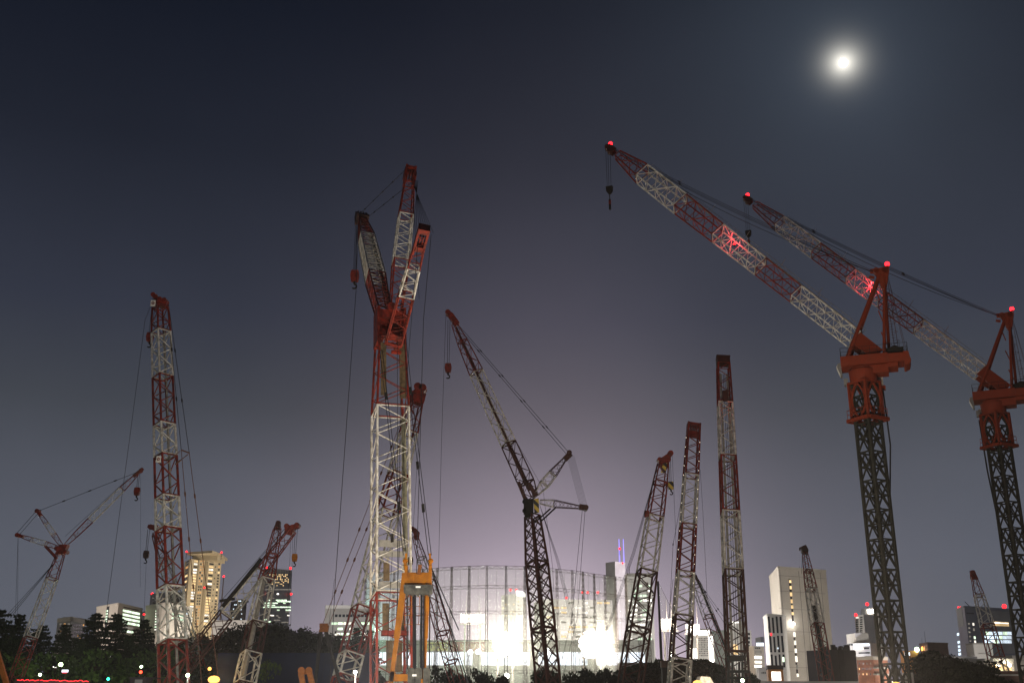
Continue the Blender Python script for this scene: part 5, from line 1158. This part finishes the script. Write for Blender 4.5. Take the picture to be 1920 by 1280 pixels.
# lit shop fronts behind the trees
b = Bld('shop', 'lit shop fronts glimpsed through the leaves under the conifers', 'building', [(96, 238), (238, 238)], 1222, 'beige_wall')
for k in range(12): b.panel(0, 100 + k * 11.5, 1228 + (k % 3) * 4, 108 + k * 11.5, 1256 + (k % 2) * 12, 'win_bright', 'shop_window')
b.done()
# ------------------------------------------------------------------ stadium stand, banners, hoardings
b = Bld('stadium_stand', 'long stadium stand behind the net, its lower wall faced with glowing blue white panels', 'stadium', [(700, 395), (1226, 395)], 1199, 'white_wall')
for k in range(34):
    if k % 7 != 5: b.panel(0, 702 + k * 15.4, 1222, 716 + k * 15.4, 1246, 'glow_cool', 'glow_panel', .2, .12)  # emissive panels: the floodlight on the lower wall is put into them
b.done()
def banner(label, px0, px1, py0, py1, Y, mat):
    A = at(px0, py1, Y); B = at(px1, py0, Y); t = thing('banner_sign', label, 'sign', (A.x, Y, 0)); mb = MB()
    mb.box(Vector(((A.x + B.x) / 2, Y, (A.z + B.z) / 2)), Vector(((B.x - A.x) / 2, 0, 0)), Vector((0, .15, 0)), Vector((0, 0, (B.z - A.z) / 2))); mb.build('board', mat, t)
    mb = MB()
    for x in (A.x + 1, (A.x + B.x) / 2, B.x - 1): mb.tube(Vector((x, Y + .4, 0)), Vector((x, Y + .4, B.z)), .15, n=6)
    mb.build('post', 'steel', t); return t, A, B
t, A, B = banner('red banner with gold swirls below the lamp panel', 847, 909, 1202, 1220, 380, 'red_banner')
mb = MB()
for x0, s_ in ((.30, 1), (.44, -1), (.62, 1), (.76, -1)):
    cx = A.x + (B.x - A.x) * x0; cz = (A.z + B.z) / 2
    for q, rr in ((.55, .55), (-.6, .62)): mb.path([Vector((cx + s_ * rr * math.cos(R(a)) * (1 - a / 700), 379.75, cz + q + rr * math.sin(R(a)) * (1 - a / 700))) for a in range(-60, 300, 24)], .1, 4)
mb.path([Vector((A.x + (B.x - A.x) * .07, 379.75, cz - .1)), Vector((A.x + (B.x - A.x) * .19, 379.75, cz - .1))], .1, 4)
mb.build('lettering', 'gold', t)
t, A, B = banner('yellow banner with dark lettering left of the red banner', 790, 840, 1203, 1219, 380, 'yellow_banner')
mb = MB(); rr = random.Random(5)
for k in range(7):
    cx = A.x + (B.x - A.x) * (.08 + .14 * k); z0, z1 = A.z + .7, B.z - .7; hw = (B.x - A.x) * .05
    for i in range(3):
        p = [Vector((cx + rr.choice((-hw, 0, hw)), 379.75, rr.choice((z0, (z0 + z1) / 2, z1)))) for _ in range(2)]
        if (p[1] - p[0]).length > .2: mb.path(p, .13, 4)
    mb.path([Vector((cx - hw, 379.75, z1)), Vector((cx + hw, 379.75, z1))], .12, 4)
mb.build('lettering', 'dark', t)
def wall_run(name, label, cat, pts, mat, th=.12, posts=2.0, kind=None):
    t = thing(name, label, cat, (pts[0][0].x, pts[0][0].y, 0)); mb = MB(); pm = MB()
    for (A, h0), (B, h1) in zip(pts[:-1], pts[1:]):
        d_ = Vector((B.x - A.x, B.y - A.y, 0)); n_ = Vector((-d_.y, d_.x, 0)).normalized() * th / 2
        mb.add([A - n_, B - n_, B + n_, A + n_] + [Vector((A.x, A.y, h0)) - n_, Vector((B.x, B.y, h1)) - n_, Vector((B.x, B.y, h1)) + n_, Vector((A.x, A.y, h0)) + n_], [[0, 1, 5, 4], [2, 3, 7, 6], [4, 5, 6, 7], [0, 4, 7, 3], [1, 2, 6, 5], [3, 2, 1, 0]])
        k = int(d_.length / posts)
        for i in range(k + 1): P = A.lerp(B, i / max(1, k)); P.z = 0; pm.box(P + Vector((0, 0, h0 / 2)) + n_ * 2, Vector((.05, 0, 0)), Vector((0, .05, 0)), Vector((0, 0, h0 / 2)))
    mb.build('panel', mat, t); pm.build('post', 'steel', t); return t
def gp(px, Y): p = at(px, 1285, Y); return Vector((p.x, Y, 0))
hz = at(560, 1223, 140).z
wall_run('hoarding', 'tall navy site hoarding below the wooded hill', 'fence', [(gp(404, 140), hz), (gp(700, 140), hz)], 'blue_hoarding', posts=2.4)
wall_run('hoarding', 'white site fence along the foot of the tall white building', 'fence', [(gp(1404, 150), at(1500, 1275.5, 150).z), (gp(1610, 150), at(1500, 1276.5, 150).z)], 'white_hoarding')
f = wall_run('barrier', 'dark site barrier topped with a red light rope at the lower left', 'fence', [(gp(26, 120), at(90, 1274, 120).z), (gp(166, 120), at(90, 1275, 120).z)], 'dark_wall')
rr = random.Random(9); A = at(32, 1274, 119.8); B = at(166, 1276, 119.8); tl = thing('light_rope', 'red glowing light rope strung along the barrier at the lower left', 'light rope', A); mb = MB()
pts = [A.lerp(B, i / 40) + Vector((0, 0, rr.uniform(-.06, .09))) for i in range(41)]; mb.path(pts, .03, 5); mb.build('tube', 'led_red', tl)
light('rope_light', A.lerp(B, .3) + Vector((0, -1, .3)), (1, .05, .04), 120, .5, tl); light('rope_light', A.lerp(B, .7) + Vector((0, -1, .3)), (1, .05, .04), 120, .5, tl)
b = Bld('site_hut', 'small dark site hut left of the tall twisted boom base', 'hut', [(243, 105), (276, 105)], 1270, 'dark_wall'); b.block(241, 278, 1268.5, 104.6, 'dark_wall', b.h, 'roof', 6); b.panel(0, 253, 1273, 267, 1283, 'grey_wall', 'door', .1, .06); b.done()
b = Bld('site_hut', 'dark brown kiosk at the right end of the net', 'hut', [(1241, 150), (1258, 150)], 1240, 'dark_wall'); m = MB(); c0 = sum(b.foot, Vector()) / 4; m.prism([c0 + (p - c0) * 1.12 for p in b.foot], b.h - .7, b.h + .15); b.part('roof', m, 'brown_wall'); b.done()
b = Bld('clubhouse', 'low grey green shed roof below the end of the net', 'building', [(1165, 290), (1240, 290)], 1241, 'concrete'); b.panel(0, 1168, 1243, 1238, 1246, 'grey_wall', 'cornice', .3, .2); b.done()
# white canopy of a parked site vehicle at the lower edge by the orange balloon light
t = thing('parked_van', 'white van roof at the lower edge beside the right orange balloon light', 'van', (at(1318, 1290, 95).x, 95, 0)); mb = MB(); C = at(1318, 1272, 95)
mb.plate([Vector((C.x - .9, 95, C.z - 5.5)), Vector((C.x + 1.2, 95, C.z - 5.5)), Vector((C.x + 1.2, 95, C.z - 1.2)), Vector((C.x + .45, 95, C.z + .15)), Vector((C.x - .3, 95, C.z + .2)), Vector((C.x - .8, 95, C.z - 1.0))], (0, 1, 0), 2.0); mb.build('body', 'white', t)
# ------------------------------------------------------------------ trees
def leafquad(mb, P, s, rr):
    a = Vector((rr.gauss(0, 1), rr.gauss(0, 1), rr.gauss(0, .7))).normalized(); u, w = perp(a)
    t = rr.random() * 6.28; u2 = u * math.cos(t) + w * math.sin(t); w2 = a.cross(u2)
    mb.add([P - u2 * s - w2 * s * .5, P + u2 * s * .1 - w2 * s * .62, P + u2 * s, P + w2 * s * .5], [[0, 1, 2, 3]])
def conifer(label, h, rad, seed, group):
    rr = random.Random(seed); t = thing('conifer_tree', label, 'tree', (0, 0, 0), group)
    mb = MB(); mb.tube((0, 0, 0), (0, 0, h * .55), h * .018, h * .011, n=8, caps=False); mb.tube((0, 0, h * .55), (0, 0, h * .98), h * .011, h * .002, n=8)
    cr_ = MB(); z = h * .14
    while z < h * .98:
        f = 1 - (z / h); R_ = rad * (f ** .6) * rr.uniform(.7, 1.12) + .1; nb = rr.randint(5, 8); a0 = rr.random() * 6.28
        for k in range(nb):
            a = a0 + k * 6.28 / nb + rr.uniform(-.3, .3); L = R_ * rr.uniform(.55, 1.15); dr = Vector((math.cos(a), math.sin(a), 0)); lift = rr.uniform(-.02, .14)
            B0 = Vector((0, 0, z)); B1 = B0 + dr * L + Vector((0, 0, L * lift)); mb.tube(B0, B1, .05 + L * .008, .02, n=4, caps=False)
            n = int(6 + L * 9)
            for i in range(n):
                u = (rr.random() ** .7); P = B0.lerp(B1, u); sp = (.12 + L * .16) * (1.15 - u * .6)
                P += Vector((-dr.y, dr.x, 0)) * rr.uniform(-sp, sp) + Vector((0, 0, rr.uniform(-.28, .05))); leafquad(cr_, P, rr.uniform(.2, .42), rr)
        z += h * rr.uniform(.022, .036)
    mb.build('trunk', 'trunk', t); cr_.build('crown', 'needles', t); return t
def broadleaf(label, h, rad, seed, group, mat='leaves', dens=1.0, ls=.3, cat='tree', name='broadleaf_tree', low=.22):
    rr = random.Random(seed); t = thing(name, label, cat, (0, 0, 0), group); mb = MB(); mb.tube((0, 0, 0), (0, 0, h * .4), h * .03, h * .02, n=8, caps=False); cr_ = MB()
    for k in range(int(22 * dens) + 6):
        a = rr.random() * 6.28; q = rr.random() ** .6; zz = h * (low + (1 - low) * rr.random() ** .8 * .92); prof = math.sqrt(max(.05, 1 - ((zz / h - (low + .3)) / (1.02 - low - .3 if zz / h > low + .3 else .42)) ** 2))
        C = Vector((math.cos(a) * rad * q * prof * .85, math.sin(a) * rad * q * prof * .85, zz)); cl = rad * rr.uniform(.22, .4)
        mb.tube(Vector((0, 0, h * min(.38, zz / h * .6))), C, h * .008, .02, n=4, caps=False)
        for i in range(int(120 * dens)):
            v = Vector((rr.gauss(0, 1), rr.gauss(0, 1), rr.gauss(0, 1))).normalized() * (cl * rr.random() ** .35); v.z *= .72; leafquad(cr_, C + v, ls * rr.uniform(.6, 1.25), rr)
    mb.build('trunk', 'trunk', t); cr_.build('crown', mat, t); return t
def set_at(o, px, py, Y, h):
    P = at(px, py, Y); s = P.z / h; o.location = (P.x, Y, 0); o.scale = (s, s, s)
cs = [conifer('x', 20, 7.6, 21, 'conifers along the left street'), conifer('x', 20, 6.6, 22, 'conifers along the left street'), conifer('x', 20, 8.8, 23, 'conifers along the left street')]
CSP = [(2, 1136, 195, 0, 'dark conifer cut by the left edge of the picture'), (39, 1147, 205, 1, 'slim conifer left of the leftmost crane mast'), (80, 1168, 215, 2, 'broad blunt conifer right behind the leftmost crane mast'),
       (124, 1166, 200, 1, 'lower conifer standing in front of the amber windowed apartment block'), (181, 1145, 200, 2, 'broad tall conifer before the left part of the green lit office block'), (222, 1146, 192, 2, 'broad conifer before the corner of the green lit office block'),
       (273, 1157, 205, 1, 'slim conifer between the two beige office blocks'), (20, 1185, 178, 2, 'low spreading conifer at the foot of the leftmost crane'), (155, 1192, 180, 0, 'low dark conifer below the apartment block'), (248, 1185, 182, 0, 'low dark conifer left of the tall twisted boom')]
used = set()
for px, py, Y, k, lb in CSP:
    o = cs[k] if k not in used else copy_thing(cs[k], rz=rng.random() * 6); used.add(k); o['label'] = lb; set_at(o, px, py, Y, 20)
for px, lb in ((670, 'left of two thin pines standing before the pale green net edge'), (694, 'right of two thin pines standing before the pale green net edge')):
    o = copy_thing(cs[1], rz=px, label=lb); o['group'] = 'pines at the net'; set_at(o, px, 1172 + (px - 670) * .2, 235, 20); o.scale.x *= .8
bl = [broadleaf('x', 10, 5.0, 31, 'street trees under the conifers', dens=.62), broadleaf('x', 10, 4.4, 32, 'street trees under the conifers', dens=.4)]
BSP = [(50, 1239, 165, 0, 'leafy tree lit green by the left street lamp'), (92, 1222, 172, 1, 'leafy tree behind the tallest street lamp'), (136, 1236, 176, 0, 'leafy tree right of the tallest street lamp'), (180, 1215, 172, 1, 'leafy tree above the green traffic light'), (228, 1233, 176, 0, 'leafy tree left of the red traffic light'), (268, 1219, 178, 1, 'leafy tree above the red traffic light'), (300, 1216, 185, 0, 'leafy tree behind the foot of the tall twisted boom'), (338, 1206, 190, 1, 'leafy tree right of the foot of the tall twisted boom'), (12, 1222, 170, 1, 'leafy tree at the lower left edge')]
used = set()
for px, py, Y, k, lb in BSP:
    o = bl[k] if k not in used else copy_thing(bl[k], rz=rng.random() * 6); used.add(k); o['label'] = lb; set_at(o, px, py, Y, 10)
o = copy_thing(bl[1], label='small tree faintly green before the navy hoarding'); o['group'] = 'trees at the hoarding'; set_at(o, 501, 1238, 128, 10); o.scale = (o.scale.x * .55, o.scale.y * .55, o.scale.z)
sh = [broadleaf('x', 9, 5.2, 41, 'bushes before the net', 'leaves_dark', .8, .34, 'bush', 'bush', .1), broadleaf('x', 9, 4.6, 42, 'bushes before the net', 'leaves_dark', .8, .34, 'bush', 'bush', .1)]
SSP = [(824, 1246, 210, 0, 'bush just right of the yellow gantry'), (866, 1253, 212, 1, 'bush under the foot of the small reddish crane'), (893, 1251, 216, 0, 'bush below the red banner'), (930, 1253, 215, 1, 'bush below the left blazing floodlight bank'),
       (1018, 1242, 215, 1, 'bush around the foot of the dark mast'), (1046, 1256, 214, 0, 'small bush just right of the dark mast foot'), (1090, 1251, 216, 0, 'pale lit bush below the right blazing floodlight bank'), (1112, 1243, 222, 1, 'taller bush right of the pale lit bush'), (1146, 1251, 218, 0, 'bush left of the red topped crane at the end of the net'), (1236, 1222, 222, 1, 'bush beside the brown kiosk')]
used = set()
for px, py, Y, k, lb in SSP:
    o = sh[k] if k not in used else copy_thing(sh[k], rz=rng.random() * 6); used.add(k); o['label'] = lb; set_at(o, px, py, Y, 9); o.scale = (o.scale.x * .62, o.scale.y * .62, o.scale.z)
rt = [broadleaf('x', 11, 4.6, 51, 'round trees at the lower right', 'leaves_dark', 1.5, .26), broadleaf('x', 11, 4.0, 52, 'round trees at the lower right', 'leaves_dark', 1.5, .26)]
RSP = [(1741, 1221, 165, 0, 1.0, 'large round dark tree right of the nearer mast'), (1786, 1227, 172, 1, .9, 'narrower round tree right of the large one'), (1832, 1241, 150, 0, 1.25, 'wide low tree left of the lamp lit house'), (1800, 1250, 160, 1, 1.1, 'low tree filling the gap between the round trees'), (1408, 1258, 150, 1, .55, 'olive bush left of the orange entrance'), (1866, 1262, 140, 1, .8, 'low bush at the foot of the far right crane')]
used = set()
for px, py, Y, k, w_, lb in RSP:
    o = rt[k] if k not in used else copy_thing(rt[k], rz=rng.random() * 6); used.add(k); o['label'] = lb; set_at(o, px, py, Y, 11); o.scale = (o.scale.x * w_, o.scale.y * w_, o.scale.z)
# wooded hill: one mass of leaves over a low hill
hp = [(330, 1206), (372, 1196), (400, 1190), (430, 1184), (455, 1177), (470, 1171), (490, 1167), (512, 1168), (540, 1172), (575, 1176), (600, 1180), (625, 1187), (650, 1196), (675, 1206), (700, 1215)]
HY = 235.0
def interp(px):
    for (a, ya), (b_, yb) in zip(hp[:-1], hp[1:]):
        if a <= px <= b_: return ya + (yb - ya) * (px - a) / (b_ - a)
    return hp[0][1] if px < hp[0][0] else hp[-1][1]
mb = MB(); vs = []; nx, ny = 44, 10
for j in range(ny + 1):
    for i in range(nx + 1):
        px = 320 + 390 * i / nx; zt = at(px, interp(px), HY).z - 4.5; X = at(px, 1200, HY).x; f = j / ny; vs.append(Vector((X, HY - 62 + 110 * f, max(-.5, zt * math.sin(math.pi * min(1, f * .92 + .04)) ** .8 * (1 if .02 < f < .98 else 0)))))
mb.add(vs, [[j * (nx + 1) + i, j * (nx + 1) + i + 1, (j + 1) * (nx + 1) + i + 1, (j + 1) * (nx + 1) + i] for j in range(ny) for i in range(nx)], True)
o = mb.build('hill', 'soil'); tag(o, 'low wooded hill behind the navy hoarding', 'hill', kind='structure')
mb = MB(); rr = random.Random(77)
for k in range(330):
    px = rr.uniform(322, 704); f = rr.random(); yy = HY - 58 * f; X = at(px, 1200, HY).x
    zt = at(px, interp(px), HY).z; zc = (zt - 4) * math.cos(f * 1.35) + rr.uniform(1.2, 3.2) * (1 if f > .06 else .75); cl = rr.uniform(1.3, 2.4)
    for i in range(95):
        v = Vector((rr.gauss(0, 1), rr.gauss(0, 1), rr.gauss(0, 1))).normalized() * (cl * rr.random() ** .4); v.z *= .7; leafquad(mb, Vector((X, yy, zc)) + v, rr.uniform(.22, .42), rr)
o = mb.build('wood', 'leaves_dark'); tag(o, 'dark wood of leafy trees covering the hill behind the navy hoarding', 'wood', kind='stuff')
# mound at the right end of the net, overgrown
mb = MB(); vs = []; nx, ny = 30, 8
mp = [(1150, 1262), (1175, 1252), (1205, 1246), (1240, 1243), (1275, 1236), (1320, 1238), (1345, 1248), (1362, 1264), (1372, 1282)]
def interp2(px):
    for (a, ya), (b_, yb) in zip(mp[:-1], mp[1:]):
        if a <= px <= b_: return ya + (yb - ya) * (px - a) / (b_ - a)
    return 1282
for j in range(ny + 1):
    for i in range(nx + 1):
        px = 1150 + 222 * i / nx; zt = at(px, interp2(px), 190).z; X = at(px, 1260, 190).x; f = j / ny; vs.append(Vector((X, 165 + 50 * f, max(-.5, zt * math.sin(math.pi * f) ** .6 if 0 < f < 1 else -.5))))
mb.add(vs, [[j * (nx + 1) + i, j * (nx + 1) + i + 1, (j + 1) * (nx + 1) + i + 1, (j + 1) * (nx + 1) + i] for j in range(ny) for i in range(nx)], True)
o = mb.build('mound', 'soil'); tag(o, 'overgrown earth mound at the right end of the net', 'mound', kind='structure')
mb = MB()
for k in range(9000):
    px = rr.uniform(1152, 1370); f = rr.uniform(.12, .62); zt = at(px, interp2(px), 190).z; P = Vector((at(px, 1260, 190).x, 165 + 50 * f, zt * math.sin(math.pi * f) ** .6 + rr.uniform(-.3, .25))); leafquad(mb, P, rr.uniform(.12, .26), rr)
o = mb.build('ground_cover', 'leaves_dark'); tag(o, 'low scrub growing all over the earth mound', 'scrub', kind='stuff')
# ------------------------------------------------------------------ ground, sky, moon, air
mb = MB(); mb.add([(-3000, -300, 0), (3000, -300, 0), (3000, 6000, 0), (-3000, 6000, 0)], [[0, 1, 2, 3]]); o = mb.build('ground', 'soil'); tag(o, 'bare packed earth of the building site', 'ground', kind='structure')
mb = MB(); mb.add([(-300, 139, .004), (300, 149, .004), (300, 160, .004), (-300, 158, .004)], [[0, 1, 2, 3]]); o = mb.build('road', 'asphalt'); tag(o, 'asphalt street under the trees behind the site', 'road', kind='structure')
MD = 9000.0; MP = at(1581, 118, MD); mb = MB(); mb.ball(MP, MD * 1.1 * 8.5 / FPX, 48); o = mb.build('moon', 'moon'); tag(o, 'bright full moon high in the night sky', 'moon', kind='structure')
mdir = (MP - CAM).normalized()
mel = math.asin(mdir.z); maz = math.atan2(mdir.x, mdir.y)
sl = bpy.data.lights.new('moonlight', 'SUN'); sl.energy = MOON_SUN; sl.angle = R(.55); sl.color = (1, .97, .92)
so = bpy.data.objects.new('moonlight', sl); COL.objects.link(so); so.rotation_euler = (-mdir).to_track_quat('-Z', 'Y').to_euler(); so.location = (0, 0, 60)
W = bpy.data.worlds.new('World'); sc.world = W; W.use_nodes = True; nt = W.node_tree; nt.nodes.clear(); L_ = nt.links.new
def N(t, **k):
    n = nt.nodes.new(t)
    for a, v in k.items(): setattr(n, a, v)
    return n
def M2(op, a, b=None, clamp=False):
    n = N('ShaderNodeMath', operation=op); n.use_clamp = clamp
    for i, x in enumerate((a, b)):
        if x is None: continue
        if isinstance(x, (int, float)): n.inputs[i].default_value = x
        else: L_(x, n.inputs[i])
    return n.outputs[0]
out = N('ShaderNodeOutputWorld'); tc = N('ShaderNodeTexCoord'); sx = N('ShaderNodeSeparateXYZ'); L_(tc.outputs['Generated'], sx.inputs[0])
X, Y_, Z_ = sx.outputs
ramp = N('ShaderNodeValToRGB'); L_(Z_, ramp.inputs[0]); e = ramp.color_ramp.elements
for i, (p, cc) in enumerate(SKY):
    el = e[i] if i < 2 else e.new(p); el.position = p; el.color = (*cc, 1)
az = M2('ARCTAN2', X, Y_)
ga = M2('DIVIDE', M2('SUBTRACT', az, R(1.0)), R(10)); ga = M2('POWER', 2.71828, M2('MULTIPLY', M2('MULTIPLY', ga, ga), -1))
gz = M2('POWER', 2.71828, M2('MULTIPLY', M2('MAXIMUM', Z_, 0.0), -10.0)); gl_ = M2('MULTIPLY', ga, gz)
vm = N('ShaderNodeVectorMath', operation='DOT_PRODUCT'); L_(tc.outputs['Generated'], vm.inputs[0]); vm.inputs[1].default_value = mdir
ang = M2('ARCCOSINE', M2('MINIMUM', vm.outputs['Value'], .99999999)); 
h1 = M2('POWER', 2.71828, M2('MULTIPLY', ang, -1 / R(.42))); h2 = M2('POWER', 2.71828, M2('MULTIPLY', ang, -1 / R(6.0)))
def scaled(f, col):
    n = N('ShaderNodeVectorMath', operation='SCALE'); n.inputs[0].default_value = col; L_(f, n.inputs['Scale']); return n.outputs[0]
def addv(a, b):
    n = N('ShaderNodeVectorMath', operation='ADD'); L_(a, n.inputs[0]); L_(b, n.inputs[1]); return n.outputs[0]
sky = N('ShaderNodeTexSky'); sky.sky_type = 'NISHITA'; sky.sun_disc = False; sky.sun_elevation = mel; sky.sun_rotation = maz; 
nsk = N('ShaderNodeVectorMath', operation='SCALE'); L_(sky.outputs[0], nsk.inputs[0]); nsk.inputs['Scale'].default_value = NISH
vor = N('ShaderNodeTexVoronoi'); vor.inputs['Scale'].default_value = 34; L_(tc.outputs['Generated'], vor.inputs['Vector'])
st = M2('MULTIPLY', M2('LESS_THAN', vor.outputs['Distance'], .012), M2('GREATER_THAN', vor.outputs['Color'], .78))
tot = addv(ramp.outputs[0], scaled(gl_, GLOW)); tot = addv(tot, scaled(h1, (2.0, 1.9, 1.65))); tot = addv(tot, scaled(h2, (.040, .054, .072))); tot = addv(tot, nsk.outputs[0]); tot = addv(tot, scaled(st, (.35, .37, .42)))
nz = N('ShaderNodeTexNoise'); nz.inputs['Scale'].default_value = 3.2; nz.inputs['Detail'].default_value = 4; L_(tc.outputs['Generated'], nz.inputs['Vector'])
mr = N('ShaderNodeMapRange'); mr.inputs['From Min'].default_value = .3; mr.inputs['From Max'].default_value = .7; mr.inputs['To Min'].default_value = .89; mr.inputs['To Max'].default_value = 1.09; L_(nz.outputs['Fac'], mr.inputs['Value'])
pz = N('ShaderNodeVectorMath', operation='SCALE'); L_(tot, pz.inputs[0]); L_(mr.outputs['Result'], pz.inputs['Scale']); tot = pz.outputs[0]
bg = N('ShaderNodeBackground'); L_(tot, bg.inputs['Color']); bg.inputs['Strength'].default_value = 1.0; L_(bg.outputs[0], out.inputs['Surface'])
if HAZE:
    mb = MB(); mb.prism([(-900, -200, 0), (900, -200, 0), (900, 760, 0), (-900, 760, 0)], -1.0, 75)
    hm = bpy.data.materials.new('haze'); hm.use_nodes = True; hn = hm.node_tree; hn.nodes.clear(); ho = hn.nodes.new('ShaderNodeOutputMaterial'); pv = hn.nodes.new('ShaderNodeVolumePrincipled')
    pv.inputs['Color'].default_value = (.95, .92, .97, 1); pv.inputs['Density'].default_value = HAZE; pv.inputs['Anisotropy'].default_value = .25; hn.links.new(pv.outputs[0], ho.inputs['Volume']); hm.cycles.homogeneous_volume = True
    MATS['haze'] = hm; o = mb.build('haze', 'haze'); tag(o, 'thin city haze hanging over the whole site', 'haze', kind='stuff')
# ------------------------------------------------------------------ camera and render settings
cd = bpy.data.cameras.new('camera'); cam = bpy.data.objects.new('camera', cd); COL.objects.link(cam); cam.location = CAM; cam.rotation_euler = (R(90) + TH, 0, 0)
cd.sensor_width = 36; cd.lens = FPX / 1920 * 36; cd.clip_end = 30000; sc.camera = cam
sc.view_settings.view_transform = 'Standard'; sc.view_settings.look = 'None'; sc.view_settings.exposure = 0; sc.view_settings.gamma = 1
cy = sc.cycles; cy.use_denoising = True; cy.max_bounces = 5; cy.diffuse_bounces = 2; cy.glossy_bounces = 2; cy.transparent_max_bounces = 24; cy.volume_bounces = 0; cy.sample_clamp_indirect = 2.0; cy.sample_clamp_direct = 0; cy.caustics_reflective = False; cy.caustics_refractive = False; cy.use_light_tree = True
sc.render.film_transparent = False; sc.render.threads_mode = 'AUTO'
# remove helper tags
for o in bpy.data.objects:
    if '_o' in o: del o['_o']
